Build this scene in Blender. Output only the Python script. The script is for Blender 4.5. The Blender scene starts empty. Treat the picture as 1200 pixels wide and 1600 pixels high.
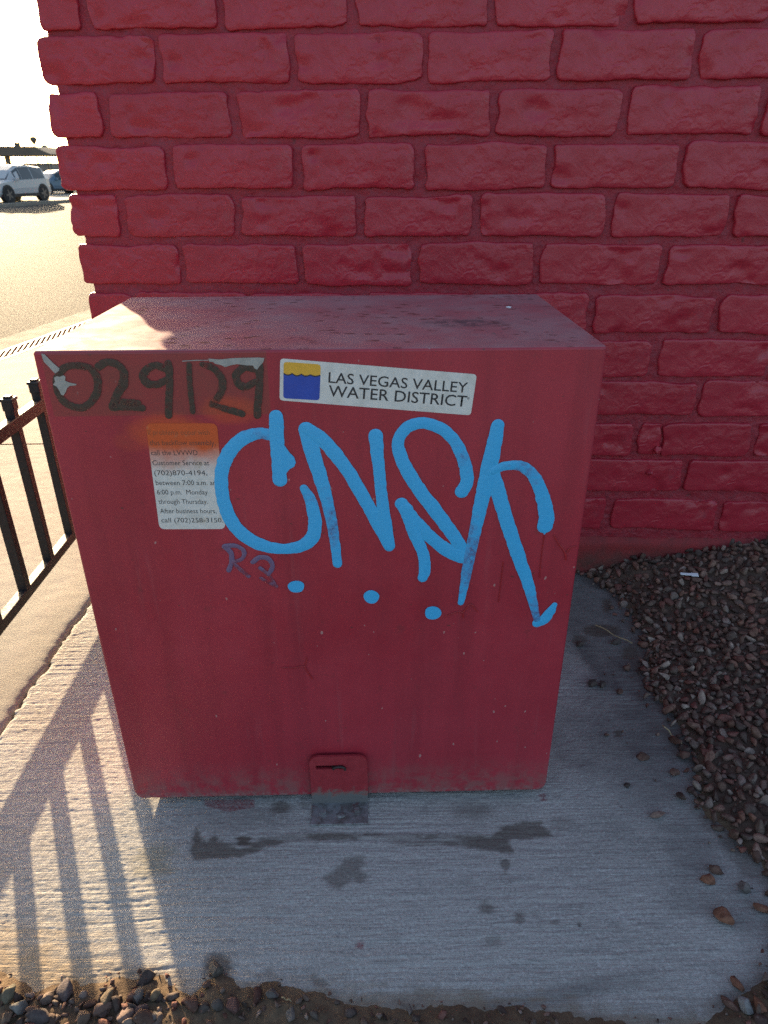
import bpy, bmesh, math, random
import numpy as np
from mathutils import Matrix, Vector
random.seed(7)
rng = np.random.default_rng(7)
PI = math.pi
S = bpy.context.scene
COL = S.collection

# ------------------------------------------------------------------ camera
D = 1.25
FPX = 1078.0
PITCH = math.atan(538 / FPX)
YAW = math.atan(26 / (FPX / math.cos(PITCH)))
CAM = np.array([0.0, -D, 1.142 * D + 0.015])
fwd = np.array([math.sin(YAW) * math.cos(PITCH), math.cos(YAW) * math.cos(PITCH), -math.sin(PITCH)])
rgt = np.array([math.cos(YAW), -math.sin(YAW), 0.0])
upv = np.cross(rgt, fwd)
rl = -math.radians(0.25)
rgt, upv = math.cos(rl) * rgt + math.sin(rl) * upv, -math.sin(rl) * rgt + math.cos(rl) * upv
cd = bpy.data.cameras.new('camera')
cam = bpy.data.objects.new('camera', cd)
COL.objects.link(cam)
cam.matrix_world = Matrix(((rgt[0], upv[0], -fwd[0], CAM[0]), (rgt[1], upv[1], -fwd[1], CAM[1]),
                           (rgt[2], upv[2], -fwd[2], CAM[2]), (0, 0, 0, 1)))
cd.sensor_fit = 'VERTICAL'
cd.sensor_height = 36.0
cd.lens = FPX / 1600 * 36
cd.clip_start = 0.05
cd.clip_end = 2000
cd.dof.use_dof = True
cd.dof.focus_distance = 1.55
cd.dof.aperture_fstop = 9.0
S.camera = cam

# ------------------------------------------------------------------ sky, sun, exposure
SUN_EL = math.radians(10.6)
SUN_AZ = math.radians(26.8)          # to the left of +y
w = bpy.data.worlds.new('World')
S.world = w
w.use_nodes = True
wn = w.node_tree
wn.nodes.clear()
sky = wn.nodes.new('ShaderNodeTexSky')
sky.sky_type = 'NISHITA'
sky.sun_disc = False
sky.sun_elevation = SUN_EL
sky.sun_rotation = -SUN_AZ
sky.altitude = 600
sky.air_density = 1.0
sky.dust_density = 6.0
sky.ozone_density = 1.2
bg = wn.nodes.new('ShaderNodeBackground')
bg.inputs['Strength'].default_value = 0.12
wo = wn.nodes.new('ShaderNodeOutputWorld')
wn.links.new(sky.outputs[0], bg.inputs['Color'])
wn.links.new(bg.outputs[0], wo.inputs['Surface'])

sd = bpy.data.lights.new('sun', 'SUN')
sd.energy = 4.5
sd.angle = math.radians(0.45)
sd.color = (1.0, 0.77, 0.48)
sun = bpy.data.objects.new('sun', sd)
COL.objects.link(sun)
sdir = Vector((-math.sin(SUN_AZ) * math.cos(SUN_EL), math.cos(SUN_AZ) * math.cos(SUN_EL), math.sin(SUN_EL)))
sun.rotation_euler = sdir.to_track_quat('Z', 'Y').to_euler()
sun.location = (-10, 20, 12)

S.view_settings.view_transform = 'Standard'
S.view_settings.look = 'None'
S.view_settings.gamma = 1.0
S.view_settings.use_curve_mapping = False
S.view_settings.exposure = 1.85
S.render.engine = 'CYCLES'
S.cycles.use_denoising = False
S.cycles.use_adaptive_sampling = False
S.cycles.sample_clamp_indirect = 3.0
S.cycles.max_bounces = 8
S.cycles.diffuse_bounces = 4
S.cycles.volume_bounces = 0
S.cycles.volume_max_steps = 64

HAZE_DENSITY = 0.0
HAZE_ANISO = 0.55

# ------------------------------------------------------------------ helpers
def ray(x, y):
    return (x - 600) / FPX * rgt - (y - 800) / FPX * upv + fwd

def on(x, y, ax, val):
    d = ray(x, y)
    return CAM + (val - CAM[ax]) / d[ax] * d

def G(x, y, z=0.0):
    p = on(x, y, 2, z)
    return (float(p[0]), float(p[1]))

def FX(x, y):                        # on the front sheet of the cabinet: (x, z)
    p = on(x, y, 1, 0.0)
    return (float(p[0]), float(p[2]))

def link(o, parent=None):
    COL.objects.link(o)
    if parent is not None:
        o.parent = parent
    return o

def tag(o, label=None, cat=None, group=None, kind=None):
    if label: o['label'] = label
    if cat: o['category'] = cat
    if group: o['group'] = group
    if kind: o['kind'] = kind
    return o

def empty(name, loc=(0, 0, 0), rz=0.0):
    o = bpy.data.objects.new(name, None)
    o.empty_display_size = 0.1
    o.location = loc
    o.rotation_euler = (0, 0, rz)
    return link(o)

def mesh_from(name, verts, faces, smooth=False, attrs=None):
    verts = np.asarray(verts, dtype=np.float64)
    me = bpy.data.meshes.new(name)
    if isinstance(faces, np.ndarray) and faces.ndim == 2:
        k = faces.shape[1]
        nf = len(faces)
        me.vertices.add(len(verts))
        me.vertices.foreach_set('co', verts.astype(np.float32).ravel())
        me.loops.add(nf * k)
        me.loops.foreach_set('vertex_index', faces.astype(np.int32).ravel())
        me.polygons.add(nf)
        me.polygons.foreach_set('loop_start', (np.arange(nf) * k).astype(np.int32))
        me.polygons.foreach_set('loop_total', np.full(nf, k, dtype=np.int32))
        me.update(calc_edges=True)
        me.validate()
    else:
        me.from_pydata([tuple(map(float, v)) for v in verts], [], [tuple(int(i) for i in f) for f in faces])
        me.update()
    if smooth:
        me.polygons.foreach_set('use_smooth', np.ones(len(me.polygons), dtype=bool))
    if attrs:
        for k_, a in attrs.items():
            a = np.asarray(a, dtype=np.float32)
            if a.ndim == 1:
                at = me.attributes.new(k_, 'FLOAT', 'POINT')
                at.data.foreach_set('value', a)
            else:
                at = me.attributes.new(k_, 'FLOAT_COLOR', 'POINT')
                b = np.ones((len(a), 4), dtype=np.float32)
                b[:, :3] = a[:, :3]
                at.data.foreach_set('color', b.ravel())
    return me

def obj(name, me, mat=None, parent=None):
    o = bpy.data.objects.new(name, me)
    if mat is not None and len(me.materials) == 0:
        me.materials.append(mat)
    return link(o, parent)

def bm_obj(name, bm, mat, parent=None, smooth=False):
    bmesh.ops.recalc_face_normals(bm, faces=bm.faces)
    me = bpy.data.meshes.new(name)
    bm.to_mesh(me)
    bm.free()
    if smooth:
        me.polygons.foreach_set('use_smooth', np.ones(len(me.polygons), dtype=bool))
    return obj(name, me, mat, parent)

def add_box(bm, c, s, bev=0.0, seg=2, rot=None):
    r = bmesh.ops.create_cube(bm, size=1.0)
    vs = r['verts']
    bmesh.ops.scale(bm, vec=s, verts=vs)
    if bev > 0:
        es = list({e for v in vs for e in v.link_edges})
        q = bmesh.ops.bevel(bm, geom=es, offset=bev, segments=seg, affect='EDGES', profile=0.5)
        vs = list({v for v in q['verts']} | {v for v in vs if v.is_valid})
        vs = [v for v in vs if v.is_valid]
    if rot is not None:
        bmesh.ops.rotate(bm, cent=(0, 0, 0), matrix=rot, verts=vs)
    bmesh.ops.translate(bm, vec=c, verts=vs)
    return vs

def box_obj(name, c, s, mat, parent=None, bev=0.0, rot=None, seg=2, smooth=False):
    bm = bmesh.new()
    add_box(bm, c, s, bev, seg, rot)
    return bm_obj(name, bm, mat, parent, smooth)

def add_cyl(bm, p0, p1, r0, r1=None, n=16):
    p0, p1 = Vector(p0), Vector(p1)
    d = p1 - p0
    q = bmesh.ops.create_cone(bm, cap_ends=True, segments=n, radius1=r0, radius2=r0 if r1 is None else r1, depth=d.length)
    m = Matrix.Translation((p0 + p1) / 2) @ d.to_track_quat('Z', 'Y').to_matrix().to_4x4()
    bmesh.ops.transform(bm, matrix=m, verts=q['verts'])

def cyl_obj(name, p0, p1, r, mat, parent=None, n=16, r1=None):
    bm = bmesh.new()
    add_cyl(bm, p0, p1, r, r1, n)
    return bm_obj(name, bm, mat, parent)

def grid(xs, ys):
    X, Y = np.meshgrid(xs, ys)
    nx, ny = len(xs), len(ys)
    i = np.arange(nx * ny).reshape(ny, nx)
    f = np.stack([i[:-1, :-1].ravel(), i[:-1, 1:].ravel(), i[1:, 1:].ravel(), i[1:, :-1].ravel()], 1)
    return X.ravel(), Y.ravel(), f

def _hash(ix, iy, iz, seed):
    h = (ix.astype(np.int64) * 374761393 + iy.astype(np.int64) * 668265263 + iz.astype(np.int64) * 2147483647 + seed * 974634133) & 0xFFFFFFFF
    h = ((h ^ (h >> 13)) * 1274126177) & 0xFFFFFFFF
    h = ((h ^ (h >> 16)) * 2246822519) & 0xFFFFFFFF
    return ((h ^ (h >> 15)) & 0xFFFFFF) / float(0xFFFFFF) * 2 - 1

def noise(x, y, z=None, seed=0):
    x = np.asarray(x, float); y = np.asarray(y, float)
    z = np.zeros_like(x) + (0.0 if z is None else np.asarray(z, float))
    y = y + np.zeros_like(x)
    xi, yi, zi = np.floor(x), np.floor(y), np.floor(z)
    fx, fy, fz = x - xi, y - yi, z - zi
    sx, sy, sz = [t * t * t * (t * (t * 6 - 15) + 10) for t in (fx, fy, fz)]
    r = 0
    for dx in (0, 1):
        for dy in (0, 1):
            for dz in (0, 1):
                wgt = (sx if dx else 1 - sx) * (sy if dy else 1 - sy) * (sz if dz else 1 - sz)
                r = r + wgt * _hash(xi + dx, yi + dy, zi + dz, seed)
    return r

def fbm(x, y, z=None, seed=0, oct=4, gain=0.5):
    r, a = 0, 1.0
    x = np.asarray(x, float); y = np.asarray(y, float)
    z = 0.0 if z is None else np.asarray(z, float)
    for k in range(oct):
        r = r + a * noise(x * 2 ** k + 17.3 * k, y * 2 ** k, z * 2 ** k, seed + k)
        a *= gain
    return r

def poly_sd(px, py, poly):
    """signed distance to a polygon, positive inside"""
    P = np.asarray(poly, float)
    d = np.full(px.shape, 1e9)
    ins = np.zeros(px.shape, bool)
    n = len(P)
    for i in range(n):
        a, b = P[i], P[(i + 1) % n]
        e = b - a
        t = np.clip(((px - a[0]) * e[0] + (py - a[1]) * e[1]) / (e @ e + 1e-12), 0, 1)
        d = np.minimum(d, np.hypot(px - a[0] - t * e[0], py - a[1] - t * e[1]))
        c = ((a[1] > py) != (b[1] > py)) & (px < (b[0] - a[0]) * (py - a[1]) / (b[1] - a[1] + 1e-12) + a[0])
        ins ^= c
    return np.where(ins, d, -d)

def sstep(a, b, x):
    t = np.clip((x - a) / (b - a), 0, 1)
    return t * t * (3 - 2 * t)

# ------------------------------------------------------------------ materials
class NT:
    def __init__(s, name):
        s.m = bpy.data.materials.new(name)
        s.m.use_nodes = True
        s.t = s.m.node_tree
        s.t.nodes.clear()
        s.out = s.t.nodes.new('ShaderNodeOutputMaterial')
        s.b = s.t.nodes.new('ShaderNodeBsdfPrincipled')
        s.t.links.new(s.b.outputs[0], s.out.inputs[0])
    def put(s, sock, v):
        if isinstance(v, bpy.types.NodeSocket):
            s.t.links.new(v, sock)
        elif v is not None:
            if isinstance(v, (tuple, list)) and len(v) == 3 and sock.type == 'RGBA':
                v = (*v, 1)
            sock.default_value = v
    def n(s, typ, ins=None, out=0, **props):
        nd = s.t.nodes.new(typ)
        for k, v in props.items():
            setattr(nd, k, v)
        for k, v in (ins or {}).items():
            s.put(nd.inputs[k], v)
        return nd.outputs[out]
    def coord(s, which='Object', scale=(1, 1, 1), loc=(0, 0, 0), rot=(0, 0, 0)):
        c = s.n('ShaderNodeTexCoord', out=which)
        return s.n('ShaderNodeMapping', {'Vector': c, 'Scale': scale, 'Location': loc, 'Rotation': rot})
    def noise(s, vec, scale, detail=4, rough=0.55, dist=0.0):
        return s.n('ShaderNodeTexNoise', {'Vector': vec, 'Scale': scale, 'Detail': detail, 'Roughness': rough, 'Distortion': dist})
    def ramp(s, fac, stops, interp='LINEAR'):
        nd = s.t.nodes.new('ShaderNodeValToRGB')
        nd.color_ramp.interpolation = interp
        el = nd.color_ramp.elements
        while len(el) < len(stops): el.new(0.5)
        for e, (p, c) in zip(el, stops):
            e.position = p
            e.color = (c, c, c, 1) if not isinstance(c, (tuple, list)) else (*c, 1)
        s.put(nd.inputs[0], fac)
        return nd.outputs[0]
    def mix(s, fac, a, b, mode='MIX'):
        nd = s.t.nodes.new('ShaderNodeMix')
        nd.data_type = 'RGBA'
        nd.blend_type = mode
        s.put(nd.inputs[0], fac)
        s.put(nd.inputs[6], a)
        s.put(nd.inputs[7], b)
        return nd.outputs[2]
    def math(s, op, a, b=None, c=None, clamp=False):
        nd = s.t.nodes.new('ShaderNodeMath')
        nd.operation = op
        nd.use_clamp = clamp
        s.put(nd.inputs[0], a)
        if b is not None: s.put(nd.inputs[1], b)
        if c is not None: s.put(nd.inputs[2], c)
        return nd.outputs[0]
    def range(s, v, a, b, lo=0.0, hi=1.0, smooth=True):
        return s.n('ShaderNodeMapRange', {'Value': v, 'From Min': a, 'From Max': b, 'To Min': lo, 'To Max': hi},
                   interpolation_type='SMOOTHSTEP' if smooth else 'LINEAR')
    def attr(s, name, out='Fac'):
        return s.n('ShaderNodeAttribute', out=out, attribute_name=name)
    def bump(s, h, dist, strength=1.0, normal=None):
        return s.n('ShaderNodeBump', {'Height': h, 'Distance': dist, 'Strength': strength, 'Normal': normal})
    def done(s, color=None, rough=None, normal=None, metal=None, spec=None, alpha=None, coat=None, coat_rough=None):
        for k, v in (('Base Color', color), ('Roughness', rough), ('Normal', normal), ('Metallic', metal),
                     ('Specular IOR Level', spec), ('Alpha', alpha), ('Coat Weight', coat), ('Coat Roughness', coat_rough)):
            if v is not None: s.put(s.b.inputs[k], v)
        return s.m

def flat(name, color, rough=0.6, metal=0.0, spec=0.5, var=0.15, vscale=30, bump=0.0, bscale=200):
    m = NT(name)
    v = m.coord()
    nz = m.noise(v, vscale)
    c = m.mix(m.range(nz, 0.3, 0.7), tuple(x * (1 - var) for x in color), tuple(min(1, x * (1 + var)) for x in color))
    nm = m.bump(m.noise(v, bscale, 3), bump) if bump else None
    return m.done(c, m.range(nz, 0.2, 0.8, max(0.02, rough - 0.08), min(1, rough + 0.08)), nm, metal, spec)

# --- painted masonry
def wall_paint(name, mortar=False):
    m = NT(name)
    v = m.coord()
    big = m.noise(v, 3.0, 3)
    mid = m.noise(v, 22, 5)
    fine = m.noise(v, 130, 4, 0.6)
    red = m.mix(m.range(big, 0.35, 0.65), (0.405, 0.022, 0.042), (0.465, 0.030, 0.052))
    red = m.mix(m.range(mid, 0.45, 0.75, 0, 0.35), red, (0.34, 0.022, 0.028))
    # a thin, dusty bluish film where paint has worn off arrises
    red = m.mix(m.range(m.noise(v, 9, 8, 0.7), 0.60, 0.72, 0, 0.28), red, (0.36, 0.13, 0.15))
    if mortar:
        red = m.mix(m.range(m.noise(v, 60, 6, 0.7), 0.40, 0.72, 0, 0.75), (0.35, 0.020, 0.036), (0.26, 0.040, 0.058))
    oi = m.n('ShaderNodeObjectInfo', out='Random')
    if not mortar:
        red = m.mix(m.range(oi, 0.0, 1.0, 0.0, 0.30, False), red, (0.33, 0.016, 0.030))
        red = m.mix(m.range(m.noise(v, 5, 6, 0.75), 0.56, 0.72, 0, 0.25), red, (0.43, 0.062, 0.088))
    # grime specks
    sp = m.noise(v, 34, 2, 0.4)
    red = m.mix(m.range(sp, 0.74, 0.80, 0, 0.55), red, (0.10, 0.03, 0.03))
    h1 = m.noise(v, 30, 2, 0.40, 0.7)
    patch_ = m.range(m.noise(v, 7, 2), 0.35, 0.65, 0.25, 1.0)
    h = m.math('ADD', m.math('MULTIPLY', m.math('MULTIPLY', h1, 1.1), patch_), m.math('MULTIPLY', fine, 0.18 if not mortar else 0.6))
    # little sags and runs in the thick paint
    vs = m.coord(scale=(1, 1, 0.45))
    runs = m.n('ShaderNodeTexVoronoi', {'Vector': vs, 'Scale': 70.0, 'Randomness': 1.0})
    rn = m.math('MULTIPLY', m.range(runs, 0.0, 0.35, 1, 0), m.range(m.noise(v, 12, 2), 0.5, 0.7, 0, 0.7))
    h = m.math('ADD', h, m.math('MULTIPLY', rn, 0.35))
    nm = m.bump(h, 0.0058 if not mortar else 0.0060, 0.9)
    return m.done(red, m.range(mid, 0.3, 0.7, 0.30, 0.44) if not mortar else 0.55, nm, spec=0.45)

M_brick = wall_paint('brick_paint')
M_mortar = wall_paint('mortar_paint', True)

def base_paint():
    m = NT('base_paint')
    v = m.coord()
    nz = m.noise(v, 14, 6, 0.65)
    c = m.mix(m.range(nz, 0.35, 0.7), (0.30, 0.020, 0.024), (0.20, 0.022, 0.024))
    zz = m.n('ShaderNodeSeparateXYZ', {'Vector': v}, out='Z')
    c = m.mix(m.math('MULTIPLY', m.range(zz, 0.14, 0.03), m.range(nz, 0.3, 0.6, 0.3, 0.8)), c, (0.10, 0.055, 0.042))
    return m.done(c, 0.7, m.bump(m.noise(v, 120, 5, 0.7), 0.003))
M_base = base_paint()

# --- cabinet paint (object space = cabinet space, metres)
def px_mask(m, X, Z, cx, cz, rx, rz):
    dx = m.math('DIVIDE', m.math('SUBTRACT', X, cx), rx)
    dz = m.math('DIVIDE', m.math('SUBTRACT', Z, cz), rz)
    return m.math('ADD', m.math('MULTIPLY', dx, dx), m.math('MULTIPLY', dz, dz))

def orange_mask(m, v, X, Z):
    nz = m.math('MULTIPLY', m.math('SUBTRACT', m.noise(v, 18, 5, 0.7), 0.5), 0.9)
    ax, az = FX(262, 676)
    bx, bz = FX(360, 640)
    cx_, cz_ = FX(210, 690)
    d1 = m.range(m.math('ADD', px_mask(m, X, Z, ax, az, 0.088, 0.042), nz), 1.15, 0.1)
    d2 = m.range(m.math('ADD', px_mask(m, X, Z, bx, bz, 0.065, 0.035), nz), 1.0, 0.1, 0, 0.65)
    d3 = m.range(m.math('ADD', px_mask(m, X, Z, cx_, cz_, 0.050, 0.026), nz), 1.0, 0.2, 0, 0.28)
    return m.math('MAXIMUM', m.math('MAXIMUM', d1, d2), d3)

def cabinet_paint():
    m = NT('cabinet_paint')
    v = m.coord()
    sep = m.t.nodes.new('ShaderNodeSeparateXYZ')
    m.put(sep.inputs[0], v)
    X, Y, Z = sep.outputs
    nrm = m.n('ShaderNodeNewGeometry', out='Normal')
    nsep = m.t.nodes.new('ShaderNodeSeparateXYZ')
    m.put(nsep.inputs[0], nrm)
    NZ = nsep.outputs[2]
    front = m.range(nsep.outputs[1], -0.6, -0.9)
    big = m.noise(v, 2.6, 4)
    mid = m.noise(v, 16, 6, 0.6)
    fine = m.noise(v, 220, 3)
    red = m.mix(m.range(big, 0.35, 0.65), (0.370, 0.025, 0.043), (0.420, 0.035, 0.056))
    # broad roller / weathering streaks running down the sheet
    vs = m.coord(scale=(1, 1, 0.07))
    st = m.noise(vs, 16, 4, 0.6)
    red = m.mix(m.range(st, 0.42, 0.70, 0, 0.42), red, (0.255, 0.020, 0.034))
    red = m.mix(m.range(m.noise(vs, 34, 3, 0.6), 0.60, 0.72, 0, 0.20), red, (0.38, 0.085, 0.10))
    # blotches
    red = m.mix(m.range(m.noise(v, 24, 6, 0.75), 0.57, 0.72, 0, 0.60), red, (0.22, 0.030, 0.038))
    # scratches and chips
    vc = m.coord(scale=(1, 1, 2.2), rot=(0, 0.3, 0))
    chip = m.noise(vc, 48, 2, 0.4)
    red = m.mix(m.range(chip, 0.735, 0.755, 0, 0.75), red, (0.12, 0.035, 0.035))
    lite = m.noise(m.coord(scale=(1, 1, 0.6), loc=(3, 1, 2)), 85, 1, 0.3)
    red = m.mix(m.range(lite, 0.765, 0.785, 0, 0.6), red, (0.50, 0.33, 0.30))
    # brownish clear-film rectangle behind the painted number
    x0, z0 = FX(84, 652)
    x1, z1 = FX(418, 562)
    fm = m.math('MULTIPLY', m.math('MULTIPLY', m.range(X, x0, x0 + 0.003), m.range(X, x1, x1 - 0.003)),
                m.math('MULTIPLY', m.range(Z, z0, z0 + 0.003), m.range(Z, z1 + 0.02, z1 + 0.015)))
    fm = m.math('MULTIPLY', fm, front)
    red = m.mix(m.math('MULTIPLY', fm, m.range(mid, 0.3, 0.7, 0.45, 0.75)), red, (0.235, 0.052, 0.040))
    # orange overspray
    om = m.math('MULTIPLY', orange_mask(m, v, X, Z), front)
    red = m.mix(m.math('MULTIPLY', om, 0.68), red, (0.60, 0.085, 0.022))
    # splash dirt along the foot
    dirt = m.math('MULTIPLY', m.range(Z, 0.16, 0.015), m.range(m.noise(v, 26, 6, 0.7), 0.36, 0.62))
    red = m.mix(m.math('MULTIPLY', dirt, 0.7), red, (0.22, 0.115, 0.105))
    crust = m.math('MULTIPLY', m.range(Z, 0.042, 0.020), m.range(m.noise(v, 70, 5, 0.7), 0.45, 0.62))
    red = m.mix(m.math('MULTIPLY', crust, 0.6), red, (0.30, 0.22, 0.21))
    # dust, dry leaf marks and peeling on the lid; its mauve tint paints in sky sheen
    top = m.range(NZ, 0.6, 0.95)
    dust = m.range(m.noise(v, 7, 6, 0.6), 0.3, 0.75, 0.40, 0.85)
    red = m.mix(m.math('MULTIPLY', top, dust), red, (0.36, 0.22, 0.235))
    vm = m.coord(scale=(0.60, 0.9, 1), rot=(0, 0, 0.12))
    mk = m.n('ShaderNodeTexVoronoi', {'Vector': vm, 'Scale': 42.0, 'Randomness': 1.0})
    mkm = m.math('MULTIPLY', m.range(m.math('ADD', mk, m.math('MULTIPLY', m.math('SUBTRACT', m.noise(v, 160, 3, 0.7), 0.5), 0.5)), 0.34, 0.22), m.range(m.noise(v, 8, 5, 0.75), 0.46, 0.56))
    red = m.mix(m.math('MULTIPLY', m.math('MULTIPLY', top, mkm), 0.65), red, (0.11, 0.025, 0.022))
    stain = m.range(px_mask(m, X, Y, 0.20, 0.22, 0.10, 0.05), 1.2, 0.0)
    stain = m.math('MULTIPLY', stain, m.range(m.noise(v, 30, 5, 0.7), 0.38, 0.55))
    red = m.mix(m.math('MULTIPLY', m.math('MULTIPLY', top, stain), 0.7), red, (0.07, 0.045, 0.055))
    rough = m.math('ADD', m.range(mid, 0.3, 0.7, 0.38, 0.52), m.math('MULTIPLY', m.math('MAXIMUM', dirt, top), 0.30))
    h = m.math('ADD', m.math('MULTIPLY', m.noise(v, 120, 3, 0.6), 0.25), m.math('MULTIPLY', m.noise(v, 2.2, 2), 6.0))
    nm = m.bump(h, 0.0012, 0.6)
    return m.done(red, rough, nm, spec=m.range(top, 0, 1, 0.5, 0.12))
M_cab = cabinet_paint()

def graffiti_mat(name, color, thin, alpha_lo=0.35, noise_scale=70):
    m = NT(name)
    v = m.coord()
    a = m.attr('fade')
    nz = m.noise(m.coord(scale=(1, 1, 1)), noise_scale, 5, 0.65)
    cov = m.math('SUBTRACT', a, m.math('MULTIPLY', m.math('SUBTRACT', nz, 0.5), 1.5))
    k = m.range(cov, 0.05, 0.75)
    c = m.mix(k, thin, color)
    c = m.mix(m.range(m.noise(v, 45, 4), 0.55, 0.75, 0, 0.25), c, tuple(x * 0.72 for x in color))
    al = m.range(cov, -0.05, 0.45, alpha_lo, 1.0)
    nm = m.bump(m.noise(v, 160, 2), 0.0006)
    return m.done(c, m.range(nz, 0.3, 0.7, 0.30, 0.5), nm, alpha=al)
M_blue = graffiti_mat('blue_marker_paint', (0.060, 0.45, 0.82), (0.12, 0.22, 0.44), 0.45)
M_purple = graffiti_mat('faded_purple_paint', (0.17, 0.12, 0.22), (0.24, 0.06, 0.10), 0.05)
M_black = graffiti_mat('black_brush_paint', (0.030, 0.036, 0.030), (0.11, 0.045, 0.035), 0.12, 110)
M_run = flat('red_paint_run', (0.36, 0.022, 0.030), 0.28, var=0.08)

def sticker_white(name, orange):
    m = NT(name)
    v = m.coord()
    sep = m.t.nodes.new('ShaderNodeSeparateXYZ')
    m.put(sep.inputs[0], v)
    X, Y, Z = sep.outputs
    nz = m.noise(v, 40, 5, 0.65)
    c = m.mix(m.range(nz, 0.4, 0.7), (0.72, 0.70, 0.66), (0.62, 0.60, 0.55))
    if orange:
        xa, za = FX(290, 664)
        _, zb = FX(290, 745)
        wob = m.math('MULTIPLY', m.math('SUBTRACT', m.noise(v, 12, 4, 0.6), 0.5), 0.07)
        k = m.range(m.math('ADD', Z, wob), zb, za - 0.035)
        c = m.mix(k, c, (0.62, 0.098, 0.024))
        c = m.mix(m.range(m.noise(v, 22, 6, 0.75), 0.56, 0.74, 0, 0.55), c, (0.42, 0.30, 0.17))
    return m.done(c, 0.42, m.bump(nz, 0.0006))
M_info = sticker_white('notice_vinyl', True)
M_label = sticker_white('label_vinyl', False)

def ink(name, color, orange=False):
    m = NT(name)
    v = m.coord()
    c = color
    if orange:
        sep = m.t.nodes.new('ShaderNodeSeparateXYZ')
        m.put(sep.inputs[0], v)
        _, za = FX(290, 672)
        _, zb = FX(290, 712)
        wob = m.math('MULTIPLY', m.math('SUBTRACT', m.noise(v, 16, 4, 0.6), 0.5), 0.05)
        k = m.range(m.math('ADD', sep.outputs[2], wob), zb, za)
        c = m.mix(m.math('MULTIPLY', k, 0.80), color, (0.42, 0.10, 0.03))
    return m.done(c, 0.5)
M_ink = ink('black_print', (0.03, 0.03, 0.035))
M_ink_o = ink('black_print_oversprayed', (0.045, 0.045, 0.05), True)
M_yellow = flat('logo_yellow', (0.78, 0.43, 0.045), 0.45, var=0.05)
M_navy = flat('logo_blue', (0.028, 0.075, 0.42), 0.45, var=0.06)
M_wave = flat('logo_wave_line', (0.02, 0.025, 0.05), 0.5, var=0.05)
M_film = flat('torn_film', (0.36, 0.35, 0.32), 0.55, var=0.12, vscale=60)

# --- concrete
def concrete(name, broom):
    m = NT(name)
    v = m.coord()
    big = m.noise(v, 1.7, 5, 0.6)
    mid = m.noise(v, 11, 6, 0.65)
    fine = m.noise(v, 330, 4, 0.7)
    if broom:
        c = m.mix(m.range(big, 0.35, 0.65), (0.385, 0.362, 0.33), (0.47, 0.445, 0.41))
        st = m.noise(m.coord(scale=(0.05, 1, 1)), 75, 5, 0.7)
        c = m.mix(m.range(st, 0.50, 0.72, 0, 0.40), c, (0.22, 0.21, 0.20))
        st2_ = m.noise(m.coord(scale=(0.04, 1, 1), loc=(1, 2, 0)), 210, 3, 0.7)
        c = m.mix(m.range(st2_, 0.48, 0.68, 0, 0.50), c, (0.21, 0.20, 0.19))
        c = m.mix(m.range(m.noise(m.coord(scale=(0.08, 1, 1), loc=(4, 0, 0)), 26, 4, 0.7), 0.56, 0.72, 0, 0.35), c, (0.60, 0.585, 0.56))
    else:
        c = m.mix(m.range(big, 0.35, 0.65), (0.28, 0.25, 0.205), (0.36, 0.32, 0.265))
    gran = m.noise(v, 150, 3, 0.65)
    c = m.mix(m.range(gran, 0.52, 0.66, 0, 0.42 if broom else 0.25), c, (0.23, 0.215, 0.20))
    c = m.mix(m.range(gran, 0.46, 0.34, 0, 0.40 if broom else 0.15), c, (0.66, 0.645, 0.62))
    c = m.mix(m.range(mid, 0.55, 0.75, 0, 0.45), c, (0.22, 0.205, 0.19))
    c = m.mix(m.range(fine, 0.54, 0.70, 0, 0.60), c, (0.17, 0.16, 0.15))
    c = m.mix(m.range(m.noise(v, 24, 3, 0.5), 0.735, 0.78, 0, 0.6), c, (0.13, 0.115, 0.105))
    if broom:
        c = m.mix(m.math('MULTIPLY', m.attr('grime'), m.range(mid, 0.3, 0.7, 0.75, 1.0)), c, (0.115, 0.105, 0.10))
        c = m.mix(m.math('MULTIPLY', m.attr('stain'), m.range(m.math('ADD', st2_, m.math('MULTIPLY', fine, 0.5)), 0.55, 0.85, 1.0, 0.78)), c, (0.078, 0.052, 0.036))
        c = m.mix(m.math('MULTIPLY', m.attr('dust'), m.range(mid, 0.3, 0.65, 0.5, 0.95)), c, (0.37, 0.27, 0.165))
        c = m.mix(m.math('MULTIPLY', m.attr('redpaint'), m.range(fine, 0.35, 0.6, 1.0, 0.25)), c, (0.22, 0.030, 0.040))
        c = m.mix(m.math('MULTIPLY', m.attr('olive'), 0.7), c, (0.17, 0.145, 0.075))
    hh = m.math('ADD', m.math('MULTIPLY', fine, 0.8), m.noise(v, 150, 3, 0.6))
    if broom: hh = m.math('ADD', hh, m.math('MULTIPLY', st2_, 1.3))
    nm = m.bump(hh, 0.0022 if broom else 0.0014, 0.8)
    return m.done(c, 0.86, nm, spec=0.35)
M_slab = concrete('broomed_concrete', True)
M_walk = concrete('smooth_concrete', False)
M_kerb = flat('kerb_concrete', (0.27, 0.24, 0.195), 0.9, spec=0.1, var=0.15, vscale=6, bump=0.003, bscale=120)

def asphalt():
    m = NT('asphalt')
    v = m.coord()
    n1 = m.noise(v, 0.5, 5, 0.6)
    ag = m.n('ShaderNodeTexVoronoi', {'Vector': v, 'Scale': 75.0})
    c = m.mix(m.range(n1, 0.35, 0.65), (0.060, 0.058, 0.054), (0.085, 0.081, 0.075))
    c = m.mix(m.range(m.noise(v, 90, 2), 0.58, 0.72, 0, 0.7), c, (0.20, 0.19, 0.175))
    nm = m.bump(ag, 0.0035, 0.8)
    return m.done(c, m.range(m.noise(v, 60, 3), 0.3, 0.7, 0.75, 0.95), nm, spec=0.03)
M_asph = asphalt()

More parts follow.
